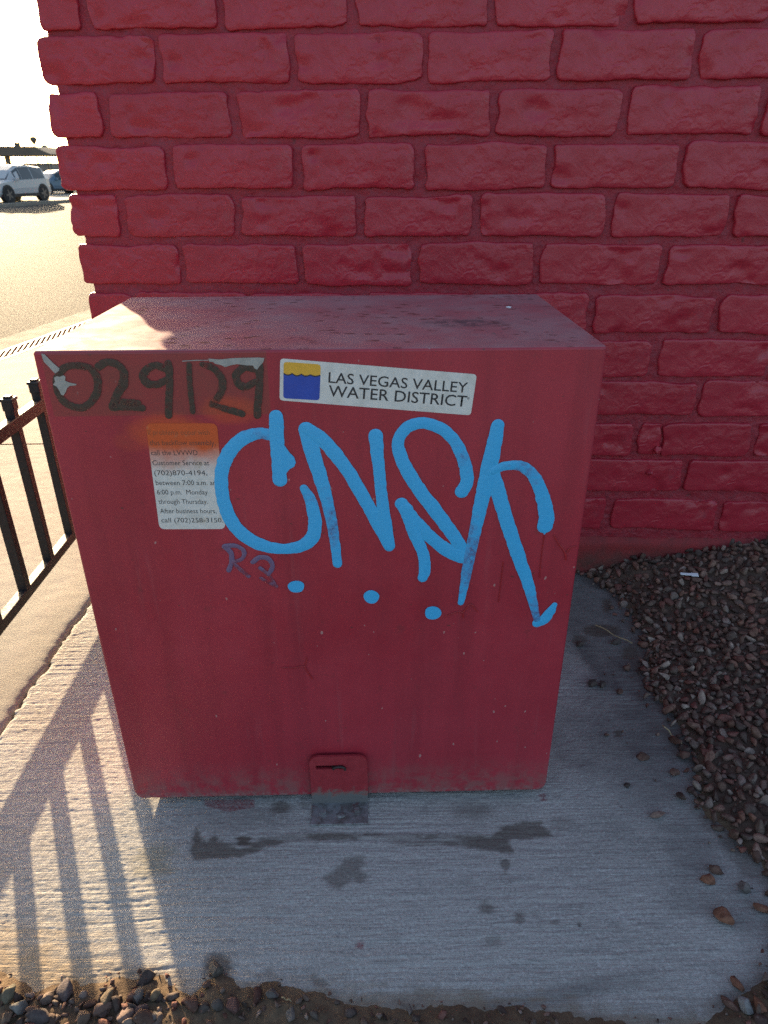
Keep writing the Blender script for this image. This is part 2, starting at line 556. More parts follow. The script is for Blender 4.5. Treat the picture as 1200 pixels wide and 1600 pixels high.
def soil():
    m = NT('soil')
    v = m.coord()
    n1 = m.noise(v, 7, 6, 0.7)
    n2 = m.noise(v, 90, 5, 0.7)
    c = m.mix(m.range(n1, 0.3, 0.7), (0.105, 0.070, 0.046), (0.195, 0.135, 0.084))
    c = m.mix(m.range(n2, 0.5, 0.75, 0, 0.6), c, (0.070, 0.050, 0.038))
    c = m.mix(m.attr('bed'), c, (0.125, 0.080, 0.060))
    return m.done(c, 0.95, m.bump(n2, 0.004, 1.0), spec=0.2)
M_soil = soil()

def stone_mat():
    m = NT('stone')
    v = m.coord('Object')
    t = m.attr('tint', 'Color')
    n1 = m.noise(v, 75, 6, 0.7)
    c = m.mix(m.range(n1, 0.35, 0.7), t, m.mix(1.0, t, (0.55, 0.52, 0.52), 'MULTIPLY'))
    c = m.mix(m.range(m.noise(v, 190, 3, 0.6), 0.62, 0.74, 0, 0.55), c, (0.30, 0.25, 0.22))
    return m.done(c, 0.82, m.bump(m.noise(v, 230, 4, 0.7), 0.0025, 0.9), spec=0.35)
M_stone = stone_mat()

M_iron = flat('black_fence_paint', (0.017, 0.017, 0.018), 0.55, spec=0.4, var=0.3, vscale=60, bump=0.001, bscale=160)
M_steel = None
def steel():
    m = NT('worn_zinc')
    v = m.coord()
    n1 = m.noise(v, 55, 6, 0.7)
    c = m.mix(m.range(n1, 0.35, 0.7), (0.33, 0.33, 0.34), (0.16, 0.14, 0.13))
    c = m.mix(m.range(m.noise(v, 36, 4, 0.7), 0.58, 0.7, 0, 0.8), c, (0.20, 0.05, 0.05))
    return m.done(c, 0.55, m.bump(n1, 0.002), metal=0.55)
M_steel = steel()
def bracket_paint():
    m = NT('bracket_paint')
    v = m.coord()
    n1 = m.noise(v, 60, 6, 0.7)
    Z = m.n('ShaderNodeSeparateXYZ', {'Vector': v}, out='Z')
    c = m.mix(m.range(n1, 0.35, 0.7), (0.30, 0.022, 0.032), (0.36, 0.032, 0.045))
    edge = m.math('ADD', Z, m.math('MULTIPLY', m.math('SUBTRACT', m.noise(v, 50, 5, 0.7), 0.5), 0.10))
    c = m.mix(m.range(edge, 0.062, 0.036), c, (0.20, 0.135, 0.12))
    c = m.mix(m.range(edge, 0.042, 0.030), c, (0.15, 0.145, 0.145))
    return m.done(c, 0.5, m.bump(n1, 0.0015))
M_brk = bracket_paint()
M_dark = flat('dark_void', (0.012, 0.010, 0.010), 0.8)

# ------------------------------------------------------------------ GROUND, ROAD, PAVEMENT
RT = math.radians(11.4)
rdir = np.array([math.sin(RT), math.cos(RT)])
rnor = np.array([-math.cos(RT), math.sin(RT)])          # away from us, across the road
NEAR, FAR = 4.49, 22.8
def RD(n, s):                                           # road coordinates -> world
    p = rnor * n + rdir * s
    return (float(p[0]), float(p[1]))

def sheet(name, pts, z, mat, depth=0.0):
    bm = bmesh.new()
    vs = [bm.verts.new((x, y, z)) for x, y in pts]
    f = bm.faces.new(vs)
    if f.normal.z < 0: f.normal_flip()
    bm.normal_update()
    if f.normal.z < 0: f.normal_flip()
    if depth:
        r = bmesh.ops.extrude_face_region(bm, geom=[f])
        ev = [e for e in r['geom'] if isinstance(e, bmesh.types.BMVert)]
        bmesh.ops.translate(bm, vec=(0, 0, -depth), verts=ev)
    o = bm_obj(name, bm, mat)
    o['kind'] = 'structure'
    return o

M_ground = flat('far_ground', (0.24, 0.21, 0.17), 0.9, var=0.2, vscale=0.3)
gs = sheet('ground', [(-420, -420), (420, -420), (420, 420), (-420, 420)], -0.30, M_ground)

# road between the kerbs, with a fine near part
sheet('road', [RD(NEAR + 0.34, -60), RD(NEAR + 0.34, 140), RD(FAR, 140), RD(FAR, -60)], -0.115, M_asph, 0.1)
sheet('gutter', [RD(NEAR + 0.002, -60), RD(NEAR + 0.002, 140), RD(NEAR + 0.335, 140), RD(NEAR + 0.335, -60)], -0.105, M_kerb, 0.1)
sheet('kerb', [RD(NEAR - 0.31, -60), RD(NEAR - 0.31, 140), RD(NEAR, 140), RD(NEAR, -60)], 0.003, M_kerb, 0.24)
sheet('far_kerb', [RD(FAR + 0.002, -60), RD(FAR + 0.002, 140), RD(FAR + 0.20, 140), RD(FAR + 0.20, -60)], 0.02, M_kerb, 0.24)
M_lot = flat('lot_concrete', (0.30, 0.27, 0.22), 0.92, spec=0.1, var=0.15, vscale=0.7, bump=0.004, bscale=40)
sheet('parking_lot', [RD(FAR + 0.202, -60), RD(FAR + 0.202, 140), RD(FAR + 75, 140), RD(FAR + 75, -60)], 0.0, M_lot, 0.1)

# pavement: two strips split by the score line, right edge is the crack
def crack_x(y):
    return -1.0865 + 0.0424 * y + 0.006 * fbm(np.asarray(y) * 9, np.zeros_like(np.asarray(y, float)), seed=31) + 0.004 * noise(np.asarray(y) * 60, 0 * np.asarray(y, float), seed=33)
GR_IN = NEAR - 0.31 - 0.235                              # inner edge of the drain strip
def walk(name, y0, y1, step):
    ys = np.arange(y0, y1 + 1e-6, step)
    u = np.concatenate([np.linspace(0, 0.35, 50), np.linspace(0.35, 1, 40)[1:]])
    xr = crack_x(ys) - 0.005
    xl = np.array([(GR_IN - rnor[1] * y) / rnor[0] for y in ys]) + 0.003
    X = xr[:, None] + (xl - xr)[:, None] * u[None]
    Y = np.repeat(ys[:, None], len(u), 1)
    Z = 0.0 + 0.0012 * fbm(X * 4, Y * 4, seed=5) + 0.0006 * fbm(X * 40, Y * 40, seed=6)
    ed = (X - xr[:, None]) * -1
    Z = Z - 0.006 * np.exp(-(ed / 0.006) ** 2)
    nx, ny = len(u), len(ys)
    # side skirt along the crack
    Xs = np.concatenate([X[:, :1], X], 1); Ys = np.concatenate([Y[:, :1], Y], 1); Zs = np.concatenate([Z[:, :1] * 0 - 0.06, Z], 1)
    nx += 1
    i = np.arange(nx * ny).reshape(ny, nx)
    f = np.stack([i[:-1, :-1].ravel(), i[1:, :-1].ravel(), i[1:, 1:].ravel(), i[:-1, 1:].ravel()], 1)
    o = obj(name, mesh_from(name, np.stack([Xs.ravel(), Ys.ravel(), Zs.ravel()], 1), f, True), M_walk)
    o['kind'] = 'structure'
    return o
walk('pavement', -2.5, 2.594, 0.012)
walk('pavement', 2.606, 9.0, 0.03)
walk('pavement', 9.008, 40.0, 0.5)

# drain strip: frame with cross bars, beside the kerb
dr = empty('drain_grate', (*RD((GR_IN + NEAR - 0.31) / 2, 4.4), 0))
dr.rotation_euler = (0, 0, -RT)
tag(dr, 'long cast drain grate with slanted slots between pavement and kerb', 'drain grate')
M_cast = flat('cast_grate', (0.30, 0.27, 0.22), 0.6, var=0.2)
gw = 0.235
box_obj('channel', (0, 0, -0.16), (gw - 0.004, 3.0, 0.02), M_dark, dr)
for sx in (-1, 1):
    box_obj('rail', (sx * (gw / 2 - 0.018), 0, -0.02), (0.034, 3.0, 0.045), M_cast, dr, 0.003)
barm = None
for k in range(34):
    if barm is None:
        o = box_obj('bar', (0, 0, 0), (0.42, 0.015, 0.05), M_cast, dr, 0.003)
        barm = o.data
    else:
        o = obj('bar', barm, None, dr)
    o.location = (0, -1.40 + k * 0.085, -0.022)
    o.rotation_euler = (0, 0, math.radians(117))
for (a, b) in ((-60, 2.898), (5.902, 140)):
    sheet('kerb_strip', [RD(GR_IN, a), RD(GR_IN, b), RD(NEAR - 0.312, b), RD(NEAR - 0.312, a)], 0.0, M_kerb, 0.2)

# ------------------------------------------------------------------ CONCRETE PAD (broomed)
xs = np.concatenate([np.arange(-1.0, 1.16, 0.0055)])
ys = np.arange(-0.66, 1.205, 0.0023)
u = (xs + 1.0) / (xs[-1] + 1.0)
cr = crack_x(ys) + 0.006
X = cr[:, None] + (xs[-1] - cr)[:, None] * u[None]
Y = np.repeat(ys[:, None], len(xs), 1)
px, py = X.ravel(), Y.ravel()
warp = 0.010 * fbm(px * 3, py * 3, seed=11, oct=3)
yy = py + warp + 0.010 * px
ridge = noise(px * 2.2, yy * 120, seed=41) * 0.75 + noise(px * 5, yy * 215, seed=42) * 0.75 + noise(px * 1.1, yy * 46, seed=43) * 0.30
amp = 0.00068 * (0.75 + 0.55 * fbm(px * 2.2, py * 2.2, seed=44, oct=3))
wear = 0.7 * sstep(0.35, 0.85, fbm(px * 4 + 9, py * 6, seed=45, oct=4))
h = ridge * np.clip(amp, 0.0002, 0.002) * (1 - 0.65 * wear)
groove = np.clip(noise(px * 1.6 + 7, yy * 30, seed=47) - 0.45, 0, 1)
h -= 0.0013 * groove * np.clip(noise(px * 9, yy * 14, seed=48) + 0.5, 0, 1)
h += 0.0006 * fbm(px * 90, py * 90, seed=49, oct=3)
pit = np.clip(noise(px * 75, py * 120, seed=50) - 0.62, 0, 1)
h -= 0.0022 * pit
h += 0.002 * fbm(px * 1.5, py * 1.5, seed=51, oct=2)
edge = px - np.repeat(cr, len(xs))
h -= 0.010 * np.exp(-(edge / 0.007) ** 2) * (0.5 + 0.5 * noise(py * 40, 0 * py, seed=52))
def GP(pts): return [G(x, y) for x, y in pts]
wob = 0.003 * fbm(px * 60, py * 60, seed=60, oct=3) + 0.0055 * noise(px * 7, yy * 120, seed=61)
st1 = GP([(294, 1349), (298, 1324), (304, 1290), (312, 1289), (316, 1313), (325, 1313), (337, 1301), (342, 1313), (375, 1324), (408, 1309), (450, 1303), (533, 1302),
          (617, 1303), (700, 1301), (765, 1304), (790, 1288), (805, 1283), (845, 1283), (868, 1308), (830, 1312), (800, 1313), (806, 1334), (770, 1333), (700, 1324), (630, 1325), (600, 1315), (450, 1317), (405, 1332), (375, 1345), (330, 1347)])
st2 = GP([(506, 1373), (522, 1358), (540, 1342), (565, 1340), (572, 1350), (560, 1358), (580, 1370), (565, 1380), (550, 1374), (535, 1388), (516, 1388)])
st3 = GP([(478, 1524), (490, 1519), (508, 1530), (514, 1540), (495, 1541)])
def blob(x, y, rx, ry):
    return [G(x + rx * math.cos(t), y + ry * math.sin(t)) for t in np.linspace(0, 2 * PI, 12, endpoint=False)]
def front_edge(x):
    pts = sorted(GP([(-200, 1525), (0, 1528), (60, 1540), (130, 1540), (190, 1520), (255, 1535), (300, 1556), (318, 1540), (340, 1532), (362, 1540), (372, 1556), (420, 1540), (470, 1555), (600, 1572), (800, 1580), (900, 1592), (1000, 1604), (1100, 1596), (1125, 1575), (1170, 1545), (1230, 1490)]))
    X_, Y_ = zip(*pts)
    return np.interp(x, X_, Y_)
def right_edge(y):
    pts = sorted([(b, a) for a, b in GP([(1195, 1520), (1215, 1420), (1180, 1350), (1120, 1292), (1090, 1250), (1085, 1190), (1040, 1120), (1005, 1060), (1010, 1000), (985, 965), (955, 925), (905, 888)])])
    Y_, X_ = zip(*pts)
    return np.interp(y, Y_, X_)
front_line, right_line = front_edge, right_edge
stain = np.zeros_like(px)
for p_, sf, am in ((st1, 0.006, 0.82), (st2, 0.006, 0.6), (st3, 0.004, 0.6), (blob(380, 1315, 11, 9), 0.004, 1.0), (blob(790, 1355, 6, 11), 0.004, 0.7), (blob(760, 1418, 10, 8), 0.006, 0.6),
                   (blob(812, 1434, 8, 7), 0.006, 0.6), (blob(905, 1446, 5, 5), 0.003, 0.9), (blob(868, 1442, 7, 5), 0.005, 0.5), (blob(770, 1470, 12, 8), 0.008, 0.4),
                   (blob(440, 1262, 16, 9), 0.006, 0.7), (blob(475, 1258, 8, 6), 0.006, 0.5), (blob(735, 1265, 30, 14), 0.02, 0.45), (blob(965, 1145, 8, 6), 0.004, 0.8), (blob(340, 1512, 22, 24), 0.010, 0.8),
                   (blob(878, 1285, 20, 10), 0.014, 0.35), (blob(940, 985, 30, 10), 0.012, 0.8), (blob(985, 1020, 16, 12), 0.010, 0.8), (blob(905, 1000, 14, 7), 0.008, 0.7), (blob(948, 945, 8, 12), 0.006, 0.8), (blob(975, 912, 14, 8), 0.006, 0.7)):
    brk = 1.0 if p_ is not st1 else 0.50 + 0.50 * np.maximum(sstep(-0.25, 0.35, noise(px * 16, yy * 70, seed=68) + 0.4 * noise(px * 50, yy * 150, seed=69)), sstep(0.10, 0.16, np.abs(px + 0.03) - 0.10))
    stain = np.maximum(stain, am * brk * sstep(-sf, sf, poly_sd(px, py, p_) + wob - (0.0035 if p_ is st1 else 0)))
redp = np.zeros_like(px)
for p_ in (GP([(316, 1250), (396, 1250), (398, 1262), (360, 1268), (325, 1262)]), GP([(556, 1474), (562, 1470), (569, 1474), (566, 1483), (558, 1482)]), GP([(842, 1243), (851, 1240), (853, 1250), (846, 1252)])):
    redp = np.maximum(redp, sstep(-0.002, 0.002, poly_sd(px, py, p_) + wob * 0.6))
olive = sstep(-0.03, 0.02, poly_sd(px, py, blob(242, 1345, 26, 26)) + wob * 3) * 0.6
yb0 = np.interp(px, *zip(*sorted(GP([(0, 1530), (130, 1540), (260, 1535), (330, 1540), (450, 1560), (600, 1568), (800, 1580), (1000, 1600), (1180, 1600)]))))
dustm = sstep(0.16, 0.0, py - yb0 + wob * 6) * sstep(-0.45, -0.62, px) * 0.85 + 0.35 * sstep(0.04, 0.0, py - yb0 + wob * 4)
dustm += 0.25 * sstep(-0.5, -0.8, px) * sstep(0.1, 0.7, fbm(px * 3, py * 3, seed=63, oct=4))
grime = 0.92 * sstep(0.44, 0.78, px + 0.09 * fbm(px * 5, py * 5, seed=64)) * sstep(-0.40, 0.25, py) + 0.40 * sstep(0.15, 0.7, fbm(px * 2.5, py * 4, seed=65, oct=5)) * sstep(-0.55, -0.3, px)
edge_f = py - front_line(px) + wob * 2.5
stain = np.maximum(stain, 0.62 * sstep(0.045, -0.01, edge_f + 0.012 * fbm(px * 22, py * 22, seed=66, oct=3)) * sstep(-0.62, -0.45, px))
edge_r = right_line(py) - px
stain = np.maximum(stain, 0.55 * sstep(0.06, -0.01, edge_r + 0.03 * fbm(px * 14, py * 14, seed=67, oct=4)) * sstep(-0.42, -0.2, py))
grime += 0.5 * sstep(0.02, -0.0, np.abs(py + 0.475 + 0.02 * np.sin(px * 9)) - 0.006) * sstep(0.10, 0.25, px) * sstep(0.62, 0.4, px)
h -= 0.0008 * stain * (stain > 0.5)
nx, ny = len(xs), len(ys)
Z = h.reshape(ny, nx)
pad = lambda A, v=None: np.concatenate([A[:, :1] if v is None else np.full((ny, 1), v), A], 1)
Xs, Ys, Zs = pad(X), pad(Y), pad(Z, -0.07)
i = np.arange((nx + 1) * ny).reshape(ny, nx + 1)
f = np.stack([i[:-1, :-1].ravel(), i[:-1, 1:].ravel(), i[1:, 1:].ravel(), i[1:, :-1].ravel()], 1)
A = {k: pad(a.reshape(ny, nx)).ravel() for k, a in dict(stain=stain, redpaint=redp, olive=olive, dust=np.clip(dustm, 0, 1), grime=np.clip(grime, 0, 1)).items()}
po = obj('concrete_slab', mesh_from('concrete_slab', np.stack([Xs.ravel(), Ys.ravel(), Zs.ravel()], 1), f, True, A), M_slab)
po['kind'] = 'structure'
def slab_z(x, y): return 0.002

# ------------------------------------------------------------------ SOIL
def back_edge(x):
    return 1.135 + 0 * x
def soil_h(x, y):
    n = fbm(x * 16, y * 16, seed=71, oct=5)
    d1 = front_edge(x) - y + 0.007 * n
    d2 = x - right_edge(y) + 0.012 * n - 0.02
    z1 = np.clip(d1 * 0.30, -0.05, 0.010) - 0.10 * np.clip(d1 - 0.10, 0, 0.5)
    yw = y + 0.07 * (x + 0.94)
    mound = sstep(0.0, 0.16, d2) * (0.012 + 0.045 * sstep(0.80, 1.15, yw) + 0.095 * sstep(0.95, 1.6, x) * sstep(0.35, 1.15, yw))
    z2 = np.clip(d2 * 0.35, -0.05, 0.006) + np.where(d2 > 0, mound, 0)
    d3 = y - back_edge(x) + 0.012 * n
    z3 = np.clip(d3 * 0.4, -0.05, 0.02)
    z = np.maximum(np.maximum(z1, z2), z3)
    k = 0.25 + 0.75 * sstep(0.0, 0.05, np.maximum(np.maximum(d1, d2), d3))
    return z + k * (0.005 * n + 0.0035 * fbm(x * 70, y * 70, seed=72, oct=4)), d1, d2, d3
gx, gy, gf = grid(np.arange(-1.075, 2.9, 0.008), np.concatenate([np.arange(-1.5, -0.7, 0.03), np.arange(-0.7, 1.25, 0.008)]))
gz, d1, d2, d3 = soil_h(gx, gy)
so = obj('soil', mesh_from('soil', np.stack([gx, gy, gz], 1), gf, True, {'bed': np.clip(sstep(0, 0.03, np.maximum(d2, d3)) * (d1 < 0.02), 0, 1)}), M_soil)
so['kind'] = 'structure'
sheet('ground', [(-1.07, -20), (30, -20), (30, -1.3), (-1.07, -1.3)], -0.06, M_ground)
sheet('ground', [(2.8, -1.3), (30, -1.3), (30, 1.3), (2.8, 1.3)], 0.03, M_ground)
sheet('ground', [(-1.09, -20), (-14, -20), (-2.6, 3.2), (-1.3, -2.4), (-1.1, -2.4)], -0.02, M_ground)

# ------------------------------------------------------------------ STONES
bmi = bmesh.new()
bmesh.ops.create_icosphere(bmi, subdivisions=2, radius=1.0)
ICO_V = np.array([v.co[:] for v in bmi.verts])
ICO_F = np.array([[v.index for v in f_.verts] for f_ in bmi.faces])
bmi.free()
bmi = bmesh.new()
bmesh.ops.create_icosphere(bmi, subdivisions=3, radius=1.0)
ICO3_V = np.array([v.co[:] for v in bmi.verts])
ICO3_F = np.array([[v.index for v in f_.verts] for f_ in bmi.faces])
bmi.free()
def stone_shape(seed, hi=False, ang=0.30, ncut=15):
    r = np.random.default_rng(seed)
    V = (ICO3_V if hi else ICO_V).copy()
    V *= (1 + 0.20 * fbm(V[:, 0] * 1.3 + seed, V[:, 1] * 1.3, V[:, 2] * 1.3, seed=seed, oct=2))[:, None]
    for _ in range(ncut):
        n = r.normal(size=3); n /= np.linalg.norm(n)
        k = r.uniform(ang, 0.82)
        d = V @ n - k
        V -= np.where(d > 0, d * 0.97, 0)[:, None] * n
    V *= (1 + 0.05 * fbm(V[:, 0] * 5, V[:, 1] * 5, V[:, 2] * 5, seed=seed + 9, oct=2))[:, None]
    V *= np.array([1.0, r.uniform(0.62, 0.9), r.uniform(0.45, 0.72)])
    return V
SH = [stone_shape(s) for s in range(24)]
TINTS = np.array([(0.165, 0.082, 0.058), (0.130, 0.072, 0.052), (0.185, 0.100, 0.075), (0.095, 0.058, 0.046), (0.140, 0.095, 0.074), (0.20, 0.120, 0.092), (0.17, 0.070, 0.054), (0.110, 0.075, 0.060), (0.25, 0.185, 0.150), (0.150, 0.085, 0.062)])
def rotm(r):
    q = r.normal(size=4) * np.array([1, .35, .35, 1.0]); q /= np.linalg.norm(q)
    a, b, c, d = q
    return np.array([[1 - 2 * (c * c + d * d), 2 * (b * c - a * d), 2 * (b * d + a * c)], [2 * (b * c + a * d), 1 - 2 * (b * b + d * d), 2 * (c * d - a * b)], [2 * (b * d - a * c), 2 * (c * d + a * b), 1 - 2 * (b * b + c * c)]])
def scatter(spots, name, seed, lo=0.95, hi=1.75):
    r = np.random.default_rng(seed)
    Vs, Fs, Ts = [], [], []
    off = 0
    for (x, y, z, s) in spots:
        V = SH[r.integers(len(SH))] @ rotm(r).T * s
        zmin = V[:, 2].min()
        V = V + np.array([x, y, z - zmin * 0.62])
        Vs.append(V); Fs.append(ICO_F + off); off += len(V)
        t = TINTS[r.integers(len(TINTS))] * r.uniform(lo, hi)
        Ts.append(np.repeat(t[None], len(V), 0))
    return obj(name, mesh_from(name, np.concatenate(Vs), np.concatenate(Fs), False, {'tint': np.concatenate(Ts)}), M_stone)

def poisson(cands, existing, overlap):
    cell = {}
    out = []
    for (x, y, s) in cands:
        k = (int(x / 0.05), int(y / 0.05))
        ok = True
        for dx in (-1, 0, 1):
            for dy in (-1, 0, 1):
                for (a, b, c) in cell.get((k[0] + dx, k[1] + dy), ()):
                    if (a - x) ** 2 + (b - y) ** 2 < ((c + s) * overlap) ** 2:
                        ok = False
        if ok:
            cell.setdefault(k, []).append((x, y, s))
            out.append((x, y, s))
    return out

# gravel bed right of the pad and along the wall foot
n = 90000
cx = rng.uniform(0.45, 2.75, n); cy = rng.uniform(-0.75, 1.24, n)
hz, e1, e2, e3 = soil_h(cx, cy)
inb = np.maximum(e2, np.where(cx > 0.55, e3, -1))
keep = (inb > np.where(rng.uniform(0, 1, n) < 0.06, -0.09 * rng.uniform(0, 1, n) ** 2, rng.uniform(-0.035, 0.012, n))) & (e1 < 0.03)
cs = np.exp(rng.normal(math.log(0.0132), 0.38, n)).clip(0.005, 0.025)
o_ = np.argsort(-cs)
cand = [(cx[k], cy[k], cs[k]) for k in o_ if keep[k]]
sel = poisson(cand, [], 0.50)
hz = soil_h(np.array([s[0] for s in sel]), np.array([s[1] for s in sel]))[0]
spots = [(s[0], s[1], max(z, 0.001) + rng.uniform(-0.003, 0.006), s[2]) for s, z in zip(sel, hz)]
gr = scatter(spots, 'gravel', 3)
tag(gr, 'reddish brown crushed gravel heaped beside the concrete slab and wall foot', 'gravel', kind='stuff')
# small grit along the edges and on the front soil
n = 9000
cx = rng.uniform(-1.05, 1.5, n); cy = rng.uniform(-0.75, 1.2, n)
hz, e1, e2, e3 = soil_h(cx, cy)
near_r = np.exp(-np.abs(e2) / 0.09) * (e2 < 0.02)
near_f = (e1 > -0.015) * 1.0
keep = rng.uniform(0, 1, n) < np.maximum(near_r * 0.20 * (cy > -0.3), near_f * 0.9)
gs_ = [(cx[k], cy[k], max(hz[k], 0.0005), float(np.exp(rng.normal(math.log(0.0042), 0.45)))) for k in range(n) if keep[k]]
tag(scatter(gs_, 'grit', 5), 'fine grit and crumbs spread along the edges of the slab', 'grit', kind='stuff')

# countable stones
def one_stone(x, y, s, seed, label, tint, name='stone', flatn=1.0, z=0.0, rz=None, group=None, ar=None, cat='stone'):
    V = stone_shape(seed, True, 0.46, 16)
    if ar: V = V / np.abs(V).max(0) * np.array(ar)
    r = np.random.default_rng(seed)
    a = r.uniform(0, 6.28) if rz is None else rz
    V = V * s
    V[:, 2] *= flatn
    V[:, 2] -= V[:, 2].min() + 0.22 * s * flatn
    R_ = np.array([[math.cos(a), -math.sin(a), 0], [math.sin(a), math.cos(a), 0], [0, 0, 1]])
    V = V @ R_.T
    n_ = fbm(V[:, 0] * 90, V[:, 1] * 90, V[:, 2] * 90, seed=seed, oct=3)[:, None]
    T = np.array(tint)[None] * (1 + 0.25 * n_)
    me = mesh_from(name, V, ICO3_F, True, {'tint': T})
    o = obj(name, me, M_stone)
    o.location = (x, y, z)
    tag(o, label, cat, group)
    return o
BR, RB, GY, DK, TN = (0.17, 0.092, 0.068), (0.24, 0.105, 0.062), (0.20, 0.175, 0.155), (0.095, 0.070, 0.060), (0.30, 0.23, 0.18)
SCAT = 'loose stones scattered on the slab'
loose = [  # px, py, half-width in px, tint, elongation, angle, label
    (1133, 1435, 17, RB, 0.70, -0.9, 'largest rust brown stone lying alone on the slab near its right edge'),
    (1152, 1537, 12, RB, 0.55, -1.2, 'rust brown almond shaped stone at the slab front right corner'),
    (1140, 1567, 16, BR, 0.42, -0.9, 'flat thin brown shard leaning at the slab front right corner'),
    (1165, 1575, 15, (0.26, 0.25, 0.235), 0.7, 1.4, 'pale grey green pebble beside the thin shard at the front right corner'),
    (1190, 1420, 13, RB, 0.6, -0.5, 'orange brown stone at the right edge beside the largest loose stone'),
    (1118, 1358, 11, BR, 0.6, -0.3, 'upper brown stone of the close pair above the largest loose stone'),
    (1106, 1375, 11, RB, 0.75, -0.2, 'lower rounder stone of the close pair above the largest loose stone'),
    (1163, 1386, 11, GY, 0.8, 1.2, 'pinkish grey stone right of the close pair near the gravel'),
    (1027, 1273, 13, (0.24, 0.15, 0.12), 0.42, 0.05, 'long pinkish brown stone alone in the middle of the slab right side'),
    (1005, 1182, 10, BR, 0.75, 0.3, 'brown stone on the slab left of the diagonal twig'),
    (1067, 1180, 11, BR, 0.8, 0.0, 'round brown stone on the slab just below the diagonal twig'),
    (980, 1226, 6, DK, 0.9, 0.5, 'small dark stone above the long pinkish stone'),
    (925, 1068, 8, DK, 0.7, 0.2, 'left dark red stone of two touching ones beside the red cabinet'),
    (941, 1070, 7, DK, 0.8, 0.6, 'right dark red stone of two touching ones beside the red cabinet'),
    (968, 1079, 6, BR, 0.9, 0.9, 'small round brown stone right of the two touching dark ones'),
    (980, 1043, 7, BR, 0.8, 1.1, 'brown stone on the slab beside the gravel edge below the long straw'),
    (906, 1006, 7, DK, 0.9, 0.2, 'dark stone close against the cabinet right side'),
    (963, 1003, 9, DK, 0.6, 0.4, 'dark stone under the middle of the long straw'),
    (1055, 1207, 8, BR, 0.8, 0.1, 'brown stone beside the gravel edge left of the last gravel bulge'),
    (640, 1578, 9, GY, 0.45, 1.7, 'upright pale grey pebble in the soil below the slab centre'),
    (783, 1578, 9, TN, 0.40, -1.0, 'slanted tan splinter of stone in the soil at the slab front'),
    (548, 1582, 11, DK, 0.7, 0.4, 'dark rounded stone in the soil near the slab front middle'),
    (1185, 1578, 14, RB, 0.7, -1.0, 'rust brown broken stone in the bottom right corner'),
]
for k, (x, y, hw, tint, el, an, lab) in enumerate(loose):
    z0 = 0.001
    p = on(x, y, 2, 0.006)
    dist = float((p - CAM) @ fwd)
    zz, a1, a2, a3 = soil_h(np.array([p[0]]), np.array([p[1]]))
    one_stone(p[0], p[1], hw / FPX * dist * 1.05, 200 + k, lab, tint, z=max(z0, float(zz[0]) - 0.001), rz=an, group=SCAT, ar=(1, el, min(el, 0.62)))
rocks = [
    (225, 1526, 15, DK, 'dark pointed rock in the sun on the slab edge beside the shadow line'),
    (337, 1511, 15, (0.19, 0.16, 0.13), 'rounded mud caked stone bulging onto the slab front edge in shade'),
    (294, 1543, 20, (0.0, 0, 0), None),
    (102, 1548, 17, (0.17, 0.13, 0.125), 'blocky purplish grey rock in the sunlit soil at the slab corner'),
    (60, 1590, 20, (0.13, 0.10, 0.095), 'dark grey angular rock at the very bottom left'),
    (15, 1558, 16, (0.21, 0.18, 0.12), 'tilted flat tan rock at the bottom left edge'),
    (33, 1573, 16, (0.30, 0.28, 0.25), 'pale streaked slab of rock in the sunlit soil'),
    (76, 1561, 12, (0.24, 0.17, 0.13), 'small sandy rock between the two baluster shadows'),
    (217, 1557, 13, (0.20, 0.17, 0.15), 'grey lumpy rock in the sun below the dark pointed one'),
    (167, 1562, 13, (0.22, 0.16, 0.10), 'tan rock crossing the right baluster shadow at the front'),
    (222, 1580, 14, (0.15, 0.10, 0.095), 'purplish round rock in the middle of the sunlit heap'),
    (243, 1557, 10, (0.28, 0.20, 0.12), 'small warm tan rock at the edge of sunlight'),
    (195, 1590, 16, (0.28, 0.19, 0.16), 'pinkish flat rock at the bottom edge of the heap'),
    (236, 1592, 13, (0.21, 0.18, 0.165), 'grey rock at the bottom edge right of the pinkish one'),
    (160, 1578, 12, (0.19, 0.12, 0.10), 'reddish brown rock at the left of the sunlit heap'),
    (364, 1572, 14, (0.19, 0.10, 0.085), 'smooth red brown stone standing in the shaded soil'),
    (342, 1573, 11, (0.14, 0.115, 0.10), 'flat upright stone touching the smooth red brown one'),
    (320, 1574, 12, (0.13, 0.10, 0.085), 'dark rock in shaded soil left of the upright stone'),
    (424, 1554, 12, (0.20, 0.17, 0.155), 'grey chunk on the shaded soil at the slab edge'),
    (455, 1590, 13, (0.20, 0.17, 0.15), 'grey wedge stone in the shaded soil at the bottom'),
    (492, 1588, 9, (0.15, 0.12, 0.10), 'small dark stone right of the grey wedge stone'),
    (130, 1592, 14, (0.22, 0.15, 0.11), 'brown rock at the bottom edge between tan and grey ones'),
    (10, 1592, 13, (0.20, 0.14, 0.10), 'brown rock in the extreme bottom left corner'),
]
for k, (x, y, hw, tint, lab) in enumerate(rocks):
    if lab is None: continue
    p = on(x, y, 2, 0.012)
    dist = float((p - CAM) @ fwd)
    zz = soil_h(np.array([p[0]]), np.array([p[1]]))[0]
    one_stone(p[0], p[1], hw / FPX * dist * 1.0, 300 + k, lab, tuple(c_ * 0.75 for c_ in tint), name='rock', z=max(0, float(zz[0])) + 0.001, group='rocks in the soil along the slab front', ar=(1, 0.8, 0.62), cat='rock')
